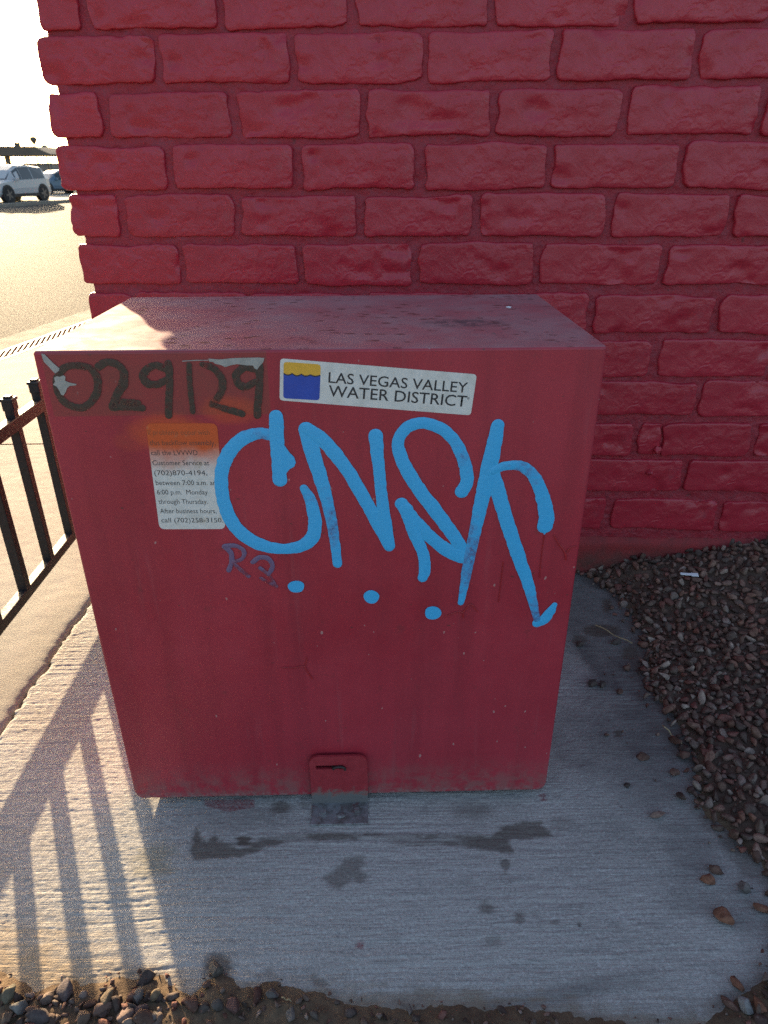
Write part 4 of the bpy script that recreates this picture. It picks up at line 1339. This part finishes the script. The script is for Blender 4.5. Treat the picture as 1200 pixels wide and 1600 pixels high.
# district label
lab = patch('name_sticker', round_poly([F5(221, 37), F5(797, 84), F5(779, 204), F5(219, 160)], 0.007), M_label, 1, (0, 0), cab, 0.0003, raw=True, thick=0.0004, label='white name sticker with yellow and blue square logo')
c00, c10, c11, c01 = [np.array(F5(*p)) for p in ((231, 47), (340, 55), (336, 160), (230, 154))]
def lerp2(u, v): return tuple((c00 * (1 - u) + c10 * u) * (1 - v) + (c01 * (1 - u) + c11 * u) * v)
def rsq(u, v, r=0.06):
    return lerp2(u, v)
def wave_v(u): return 0.30 + 0.055 * abs(math.sin(u * PI * 4.0 + 0.2)) * (0.8 + 0.2 * math.sin(u * 5))
us_ = np.linspace(0, 1, 49)
top_ = [lerp2(0.0, 0.08), lerp2(0.02, 0.02), lerp2(0.08, 0.0), lerp2(0.92, 0.0), lerp2(0.98, 0.02), lerp2(1.0, 0.08)] + [lerp2(u_, wave_v(u_)) for u_ in us_[::-1]]
bot_ = [lerp2(u_, wave_v(u_)) for u_ in us_] + [lerp2(1.0, 0.92), lerp2(0.98, 0.98), lerp2(0.92, 1.0), lerp2(0.08, 1.0), lerp2(0.02, 0.98), lerp2(0.0, 0.92)]
patch('logo_sky', top_, M_yellow, 1, (0, 0), lab, 0.00075, raw=True, thick=0.00015)
patch('logo_water', bot_, M_navy, 1, (0, 0), lab, 0.00076, raw=True, thick=0.00015)
wv = [lerp2(u_, wave_v(u_) - 0.018) for u_ in us_] + [lerp2(u_, wave_v(u_) + 0.018) for u_ in us_[::-1]]
patch('logo_wave', wv, M_wave, 1, (0, 0), lab, 0.00095, raw=True, thick=0.0001)
for txt, p, q, capp in (('LAS VEGAS VALLEY', (362, 108), (768, 138), 31), ('WATER DISTRICT', (362, 148), (765, 179), 33)):
    a, b = np.array(F5(*p)), np.array(F5(*q))
    ex = (b - a) / np.linalg.norm(b - a)
    capm = float(np.linalg.norm(np.array(F5(p[0], p[1] - capp)) - a))
    text_mesh('lettering', txt, a, ex, float(np.linalg.norm(b - a)), capm, M_ink, lab, 0.00090, bold=0.006)
a, b = np.array(F5(768, 158)), np.array(F5(775, 158.5))
text_mesh('lettering', '®', a, (b - a) / np.linalg.norm(b - a), float(np.linalg.norm(b - a)), 0.005, M_ink, lab, 0.00090)

# white speck on the lid
pt = on(795, 481, 2, BZ1)
bm = bmesh.new()
bmesh.ops.create_icosphere(bm, subdivisions=2, radius=1)
for v_ in bm.verts:
    v_.co = Vector((v_.co.x * 0.0065, v_.co.y * 0.0045, v_.co.z * 0.0025)) * (1 + 0.2 * random.uniform(-1, 1))
o = bm_obj('paper_scrap', bm, M_plast)
o.location = (pt[0], pt[1], BZ1 + 0.0015)
tag(o, 'tiny white scrap lying on the lid near its right rear corner', 'scrap')

# ------------------------------------------------------------------ LOCKING BRACKET
xl, xr_ = -0.158, -0.017
yp = -0.013
br = empty('anchor_bracket', ((xl + xr_) / 2, yp, 0.0))
tag(br, 'bent steel locking bracket bolted to the slab against the cabinet foot, half painted red', 'bracket')
hwid = (xr_ - xl) / 2
zt = 0.166
out_, inn = [], []
N = 40
def rr(t, hx, hz, cz, r_):
    # superellipse-like rounded rectangle by angle
    c, s_ = math.cos(t), math.sin(t)
    k = min(hx / abs(c) if abs(c) > 1e-6 else 1e9, hz / abs(s_) if abs(s_) > 1e-6 else 1e9)
    return [c * k, s_ * k]
def rounded_rect(hx, zlo, zhi, r_top, r_bot, n=N):
    pts = []
    def arc(cx_, cz_, r_, a0, a1, m_):
        for t in np.linspace(a0, a1, m_):
            pts.append((cx_ + r_ * math.cos(t), cz_ + r_ * math.sin(t)))
    arc(hx - r_bot, zlo + r_bot, r_bot, -PI / 2, 0, n // 4)
    arc(hx - r_top, zhi - r_top, r_top, 0, PI / 2, n // 4)
    arc(-hx + r_top, zhi - r_top, r_top, PI / 2, PI, n // 4)
    arc(-hx + r_bot, zlo + r_bot, r_bot, PI, 1.5 * PI, n // 4)
    return pts
outer = rounded_rect(hwid, 0.003, zt, 0.024, 0.0005)
sl0, sl1 = -0.056, 0.012
inner = [((x * 0.5) * 1.0, z) for x, z in rounded_rect((sl1 - sl0), 0.124, 0.137, 0.0064, 0.0064)]
inner = [(x + (sl0 + sl1) / 2, z) for x, z in inner]
bm = bmesh.new()
ov = [bm.verts.new((x, -0.003, z)) for x, z in outer]
iv = [bm.verts.new((x, -0.003, z)) for x, z in inner]
for k in range(N):
    bm.faces.new((ov[k], ov[(k + 1) % N], iv[(k + 1) % N], iv[k]))
r = bmesh.ops.extrude_face_region(bm, geom=list(bm.faces))
bmesh.ops.translate(bm, vec=(0, 0.006, 0), verts=[e for e in r['geom'] if isinstance(e, bmesh.types.BMVert)])
bm_obj('plate', bm, M_brk, br)
box_obj('foot', (0, -0.033, 0.0045), (2 * hwid, 0.066, 0.005), M_steel, br, 0.0012)
for (bx_, by_) in ((-0.040, -0.033), (0.043, -0.030)):
    bt = cyl_obj('bolt', (bx_, by_, 0.007), (bx_, by_, 0.0095), 0.0105, M_steel, br, 18)
    cyl_obj('bolt_head', (bx_, by_, 0.0095), (bx_, by_, 0.0155), 0.0070, M_steel, bt, 6)
bm = bmesh.new()
bmesh.ops.create_icosphere(bm, subdivisions=2, radius=1)
for v_ in bm.verts: v_.co = Vector((v_.co.x * 0.012, v_.co.y * 0.008, v_.co.z * 0.004)) * (1 + 0.12 * random.uniform(-1, 1))
bmesh.ops.translate(bm, vec=(0.004, -0.042, 0.008), verts=bm.verts)
bm_obj('weld_lump', bm, M_steel, br, True)
# dark hook poking through the slot (fixed to the cabinet)
M_hook = flat('dark_rusty_rod', (0.05, 0.035, 0.033), 0.55, metal=0.3)
bm = bmesh.new()
hx = (xl + xr_) / 2
pts = [(hx - 0.014, 0.004, 0.129), (hx - 0.013, -0.018, 0.129)] + [(hx + 0.002 - 0.0145 * math.cos(t), -0.021, 0.1285 + 0.008 * math.sin(t)) for t in np.linspace(0.1, PI + 0.35, 12)]
for a, b in zip(pts[:-1], pts[1:]): add_cyl(bm, a, b, 0.0030, 0.0030, 10)
bm_obj('hasp_hook', bm, M_hook, cab)

# ------------------------------------------------------------------ FENCE
FX0 = -1.2
fence = empty('metal_fence', (FX0, 0, 0))
tag(fence, 'low black metal railing of square bars beside the pavement', 'fence')
y0f, y1f = -0.24, 1.82
sq = Matrix.Rotation(0, 3, 'Z')
box_obj('top_rail', (0, (y0f + y1f) / 2, 0.674), (0.034, y1f - y0f, 0.044), M_iron, fence, 0.003)
box_obj('bottom_rail', (0, (y0f + y1f) / 2, 0.131), (0.034, y1f - y0f, 0.036), M_iron, fence, 0.003)
bmm, cpm = None, None
for k in range(-6, 5):
    yk = 1.0 + 0.205 * k
    if yk > y1f - 0.02 or yk < y0f + 0.01: continue
    post = k in (4, -6)
    if bmm is None:
        bm = bmesh.new()
        add_box(bm, (0, 0, 0.427), (0.0315, 0.0315, 0.606), 0.002)
        o = bm_obj('baluster', bm, M_iron, fence); bmm = o.data
        bm = bmesh.new()
        add_box(bm, (0, 0, 0.7375), (0.038, 0.038, 0.034), 0.004)
        add_box(bm, (0, 0, 0.7585), (0.044, 0.044, 0.010), 0.003)
        add_box(bm, (0, 0, 0.7665), (0.026, 0.026, 0.008), 0.003)
        c_ = bm_obj('cap', bm, M_iron, o); cpm = c_.data
    else:
        o = obj('baluster', bmm, None, fence)
        obj('cap', cpm, None, o)
    o.location = (0, yk, 0)
for yk in (y0f - 0.02, y1f + 0.02):
    ps = box_obj('post', (0, yk, 0.385), (0.045, 0.045, 0.77), M_iron, fence, 0.003)

# ------------------------------------------------------------------ FAR SIDE OF THE ROAD
def hatch_car(name, label, loc, rz, L, W, H, paint, suv=True):
    c = empty(name, loc, rz)
    tag(c, label, 'car')
    M_p = flat(name + '_paint_' + str(len(bpy.data.materials)), paint, 0.25, spec=0.6, var=0.04)
    M_g = flat('car_glass_' + str(len(bpy.data.materials)), (0.02, 0.026, 0.03), 0.08, spec=0.7, var=0.05)
    M_t = flat('tyre_rubber_' + str(len(bpy.data.materials)), (0.025, 0.025, 0.026), 0.85)
    M_r = flat('wheel_rim_' + str(len(bpy.data.materials)), (0.16, 0.16, 0.17), 0.35, metal=0.7)
    M_k = flat('black_trim_' + str(len(bpy.data.materials)), (0.02, 0.02, 0.021), 0.6)
    hl, hw = L / 2, W / 2
    zb = 0.24 if suv else 0.18
    belt = H * 0.60
    # stations: x, z belt (shoulder), half width, roof z, roof half width
    st = [(-hl, belt * 0.80, hw * 0.80, belt * 0.86, hw * 0.70), (-hl + 0.10, belt * 0.98, hw * 0.93, belt * 1.10, hw * 0.80), (-hl + 0.42, belt * 1.03, hw * 0.98, H * 0.95, hw * 0.70),
          (-hl * 0.35, belt * 1.0, hw, H, hw * 0.72), (hl * 0.05, belt * 0.98, hw, H * 0.985, hw * 0.72), (hl * 0.28, belt * 0.96, hw, H * 0.86, hw * 0.74), (hl * 0.50, belt * 0.93, hw * 0.99, belt * 1.0, hw * 0.84),
          (hl * 0.84, belt * 0.84, hw * 0.95, belt * 0.90, hw * 0.76), (hl * 0.96, belt * 0.72, hw * 0.86, belt * 0.78, hw * 0.68), (hl, belt * 0.56, hw * 0.74, belt * 0.62, hw * 0.60)]
    V = []
    for (x, zbt, hw_, zr, hr) in st:
        e = 0.06 if abs(x) > hl - 0.05 else 0.0
        half = [(hw_ * 0.86, zb + e), (hw_ * 0.985, zb + 0.14 + e), (hw_, (zb + zbt) * 0.52), (hw_ * 0.965, zbt), (hr + (hw_ * 0.965 - hr) * 0.12, zr - (zr - zbt) * 0.10), (hr * 0.82, zr)]
        V += [(x, y_, z_) for y_, z_ in half] + [(x, -y_, z_) for y_, z_ in half[::-1]]
    n_ = 12
    F = []
    for s_ in range(len(st) - 1):
        for k in range(n_ - 1):
            F.append((s_ * n_ + k, s_ * n_ + k + 1, (s_ + 1) * n_ + k + 1, (s_ + 1) * n_ + k))
        F.append((s_ * n_ + n_ - 1, s_ * n_, (s_ + 1) * n_, (s_ + 1) * n_ + n_ - 1))
    F.append(tuple(range(n_))); F.append(tuple(range((len(st) - 1) * n_, len(st) * n_)))
    bm = bmesh.new()
    vv = [bm.verts.new(p) for p in V]
    for f_ in F: bm.faces.new([vv[q] for q in f_])
    body = bm_obj('body', bm, M_p, c)
    bv = body.modifiers.new('bevel', 'BEVEL'); bv.width = 0.03; bv.segments = 2; bv.angle_limit = 0.3
    def pane(nm, q, off=0.010, par=c, mat=M_g):
        q = [Vector(p) for p in q]
        nn = (q[1] - q[0]).cross(q[3] - q[0]).normalized()
        cen = sum(q, Vector()) / 4
        if nn.dot(cen - Vector((0, 0, H * 0.5))) < 0: nn = -nn
        bm = bmesh.new()
        qs = [cen + (p - cen) * 0.93 + nn * off for p in q]
        f_ = bm.faces.new([bm.verts.new(p) for p in qs])
        r_ = bmesh.ops.extrude_face_region(bm, geom=[f_])
        bmesh.ops.translate(bm, vec=-nn * 0.02, verts=[e for e in r_['geom'] if isinstance(e, bmesh.types.BMVert)])
        return bm_obj(nm, bm, mat, par)
    P = lambda s_, k: V[s_ * n_ + k]
    for side in (0, 1):
        a, b = (3, 4) if side == 0 else (8, 7)
        pane('side_window', [P(4, a), P(5, a), P(5, b), P(4, b)])
        pane('side_window', [P(3, a), P(4, a), P(4, b), P(3, b)])
        pane('side_window', [P(2, a), P(3, a), P(3, b), P(2, b)])
    pane('windshield', [P(6, 4), P(6, 7), P(5, 7), P(5, 4)])
    pane('windshield', [P(5, 4), P(5, 7), P(4, 7), P(4, 4)]) if not suv else None
    pane('rear_window', [P(1, 4), P(1, 7), P(2, 7), P(2, 4)])
    rw = 0.345 if suv else 0.32
    for wx in (hl - 0.86, -hl + 0.86):
        for sy_ in (-1, 1):
            yw = sy_ * (hw - 0.10)
            arch = cyl_obj('wheel_arch', (wx, yw - 0.115 * sy_, rw + 0.02), (wx, yw + 0.112 * sy_, rw + 0.02), rw + 0.075, M_k, c, 28)
            wl = cyl_obj('wheel', (wx, yw - 0.10 * sy_, rw), (wx, yw + 0.122 * sy_, rw), rw, M_t, c, 28)
            rm = bmesh.new()
            add_cyl(rm, (wx, yw + 0.10 * sy_, rw), (wx, yw + 0.128 * sy_, rw), rw * 0.30, None, 14)
            for q in range(5):
                t = q * 2 * PI / 5
                mm = Matrix.Rotation(-t, 3, 'Y')
                add_box(rm, tuple(Vector((wx, yw + 0.124 * sy_, rw)) + mm @ Vector((rw * 0.40, 0, 0))), (rw * 0.58, 0.012, 0.085), 0.0, rot=mm)
            bm_obj('rim', rm, M_r, wl)
    for sy_ in (-1, 1):
        box_obj('headlight', (hl - 0.20, sy_ * hw * 0.78, belt * 0.70), (0.34, 0.24, 0.13), flat('headlamp_lens_' + str(len(bpy.data.materials)), (0.55, 0.56, 0.58), 0.1), c, 0.03)
        box_obj('mirror', (hl * 0.30, sy_ * (hw + 0.08), belt * 1.04), (0.12, 0.20, 0.15), M_p, c, 0.03)
        box_obj('sill_trim', (0.0, sy_ * (hw * 0.985), zb + 0.07), (L - 1.9, 0.05, 0.14), M_k, c, 0.01)
        if suv: box_obj('roof_rail', (-0.45, sy_ * hw * 0.60, H + 0.03), (1.7, 0.04, 0.05), M_k, c, 0.01)
        box_obj('tail_light', (-hl + 0.10, sy_ * hw * 0.74, belt * 0.93), (0.16, 0.22, 0.16), flat('tail_lens_' + str(len(bpy.data.materials)), (0.25, 0.01, 0.01), 0.2), c, 0.02)
    box_obj('grille', (hl - 0.01, 0, belt * 0.62), (0.05, W * 0.50, 0.18), M_k, c, 0.01)
    box_obj('bumper', (hl - 0.05, 0, zb + 0.13), (0.16, W * 0.80, 0.18), M_k, c, 0.03)
    return c

hd = math.atan2(-rdir[1], -rdir[0])
pc = on(44, 316, 2, 0.0)
hatch_car('parked_car', 'pale silver crossover car with dark wheel arches in the lot across the street', (float(pc[0]) - 1.2, float(pc[1]) + 1.0, 0.0), hd + 0.0, 4.45, 1.80, 1.64, (0.46, 0.47, 0.47))
pc2 = on(98, 305, 2, 0.0)
hatch_car('parked_car', 'blue low car half hidden by the red wall corner across the street', (float(pc2[0]) - 1.4, float(pc2[1]) + 3.0, 0.0), hd - 0.35, 4.5, 1.78, 1.40, (0.09, 0.15, 0.21), False)

def at_depth(x, y, Yd):
    p = on(x, y, 1, Yd)
    return float(p[0]), float(p[2])
# canopy
M_roof = flat('canopy_roof_metal', (0.10, 0.085, 0.07), 0.7, var=0.15, vscale=0.8)
M_pole = flat('pole_metal', (0.10, 0.09, 0.08), 0.6)
M_blk = flat('far_wall_block', (0.26, 0.22, 0.18), 0.85, var=0.2, vscale=2)
Yc = 62.0
xr, zr = at_depth(77, 238, Yc)
xk, zk = at_depth(52, 230, Yc)
xl_, zt_ = at_depth(-90, 229, Yc)
_, zlo = at_depth(40, 243, Yc)
can = empty('canopy', ((xr + xl_) / 2, Yc + 3, 0))
tag(can, 'dark shallow pitched canopy roof on posts in the lot across the street', 'canopy')
bm = bmesh.new()
cx0 = (xr + xl_) / 2
sec = [(xl_ - cx0, zlo), (xr - cx0, zlo), (xr - cx0 + 0.05, zlo + 0.10), (xk - cx0, zt_ - 0.02), (xl_ - cx0, zt_ + 0.05)]
A0 = [bm.verts.new((x, -3, z)) for x, z in sec]
A1 = [bm.verts.new((x, 3, z)) for x, z in sec]
bm.faces.new(A0); bm.faces.new(A1[::-1])
for k in range(5): bm.faces.new((A0[k], A1[k], A1[(k + 1) % 5], A0[(k + 1) % 5]))
bm_obj('roof', bm, M_roof, can)
for (pxx, yy_) in ((12, -2.2), (12, 2.2), (-60, -2.2), (-60, 2.2)):
    xp, _ = at_depth(pxx, 250, Yc + yy_ + 3)
    box_obj('post', (xp - cx0, yy_, zlo / 2), (0.30, 0.30, zlo), M_pole, can, 0.01)
xp, _ = at_depth(10, 228, Yc)
box_obj('vent', (xp - cx0, -1.0, zt_ + 0.15), (0.35, 0.35, 0.35), M_pole, can, 0.02)
# low block wall behind the cars
wx0, _ = at_depth(-150, 275, 78.0)
wx1, wz = at_depth(140, 257, 78.0)
lw = empty('boundary_wall', ((wx0 + wx1) / 2, 78, 0))
tag(lw, 'long low tan block wall at the back of the far lot', 'wall')
box_obj('panel', (0, 0, wz / 2), (wx1 - wx0 + 6, 0.25, wz), M_blk, lw)
box_obj('coping', (0, 0, wz + 0.06), (wx1 - wx0 + 6.1, 0.35, 0.12), M_blk, lw)
# lamps on poles and goal-like sign frame
for k, (pxx, pyy, Yl, lab_) in enumerate(((52, 218, 66, 'taller pole lamp with dark head above the canopy'), (70, 231, 70, 'shorter pole lamp with dark head beside the canopy end'))):
    xp, zp = at_depth(pxx, pyy, Yl)
    lp = empty('street_lamp', (xp, Yl, 0))
    tag(lp, lab_, 'street lamp', 'pole lamps behind the canopy')
    cyl_obj('pole', (0, 0, 0), (0, 0, zp), 0.05, M_pole, lp, 10)
    bm = bmesh.new()
    bmesh.ops.create_icosphere(bm, subdivisions=2, radius=0.30)
    bmesh.ops.scale(bm, vec=(1, 1, 0.8), verts=bm.verts)
    add_cyl(bm, (0, 0, -0.35), (0, 0, -0.1), 0.12, 0.2, 10)
    bmesh.ops.translate(bm, vec=(0, 0, zp), verts=bm.verts)
    bm_obj('lamp_head', bm, M_pole, lp)
xa, za = at_depth(9, 212, 64); xb, _ = at_depth(31, 212, 64)
sf = empty('sign_frame', ((xa + xb) / 2, 64, 0))
tag(sf, 'thin open rectangular pipe frame rising above the canopy', 'frame')
for sx in (-1, 1):
    cyl_obj('upright', (sx * (xb - xa) / 2 * 1.25, 0, 0), (sx * (xb - xa) / 2, 0, za), 0.035, M_pole, sf, 8)
cyl_obj('crossbar', (-(xb - xa) / 2, 0, za), ((xb - xa) / 2, 0, za), 0.03, M_pole, sf, 8)
# curved arm lamp
xp, zp = at_depth(88, 226, 75)
lp = empty('street_lamp', (xp, 75, 0))
tag(lp, 'thin pole lamp with a curved arm close to the wall corner', 'street lamp')
bm = bmesh.new()
prev = None
add_cyl(bm, (-0.9, 0, 0), (-0.9, 0, zp - 0.7), 0.05, 0.04, 8)
for t in np.linspace(0, PI / 2, 8):
    p = (-0.9 + 0.9 * (1 - math.cos(t)), 0, zp - 0.7 + 0.7 * math.sin(t))
    if prev: add_cyl(bm, prev, p, 0.035, 0.035, 8)
    prev = p
bm_obj('pole', bm, M_pole, lp)
box_obj('lamp_head', (0.2, 0, zp), (0.5, 0.2, 0.12), M_pole, lp, 0.03)

# ------------------------------------------------------------------ HAZE
if HAZE_DENSITY > 0:
    hm = bpy.data.materials.new('haze')
    hm.use_nodes = True
    t = hm.node_tree
    t.nodes.clear()
    ho = t.nodes.new('ShaderNodeOutputMaterial')
    pv = t.nodes.new('ShaderNodeVolumePrincipled')
    pv.inputs['Color'].default_value = (0.96, 0.95, 0.93, 1)
    pv.inputs['Density'].default_value = HAZE_DENSITY
    pv.inputs['Anisotropy'].default_value = HAZE_ANISO
    t.links.new(pv.outputs[0], ho.inputs['Volume'])
    bm = bmesh.new()
    add_box(bm, (0, 0, 3.2), (900, 900, 9.4))
    hz_ = bm_obj('haze', bm, hm)
    hz_['kind'] = 'stuff'
    hz_['label'] = 'thin dusty sunlit air over the whole street'
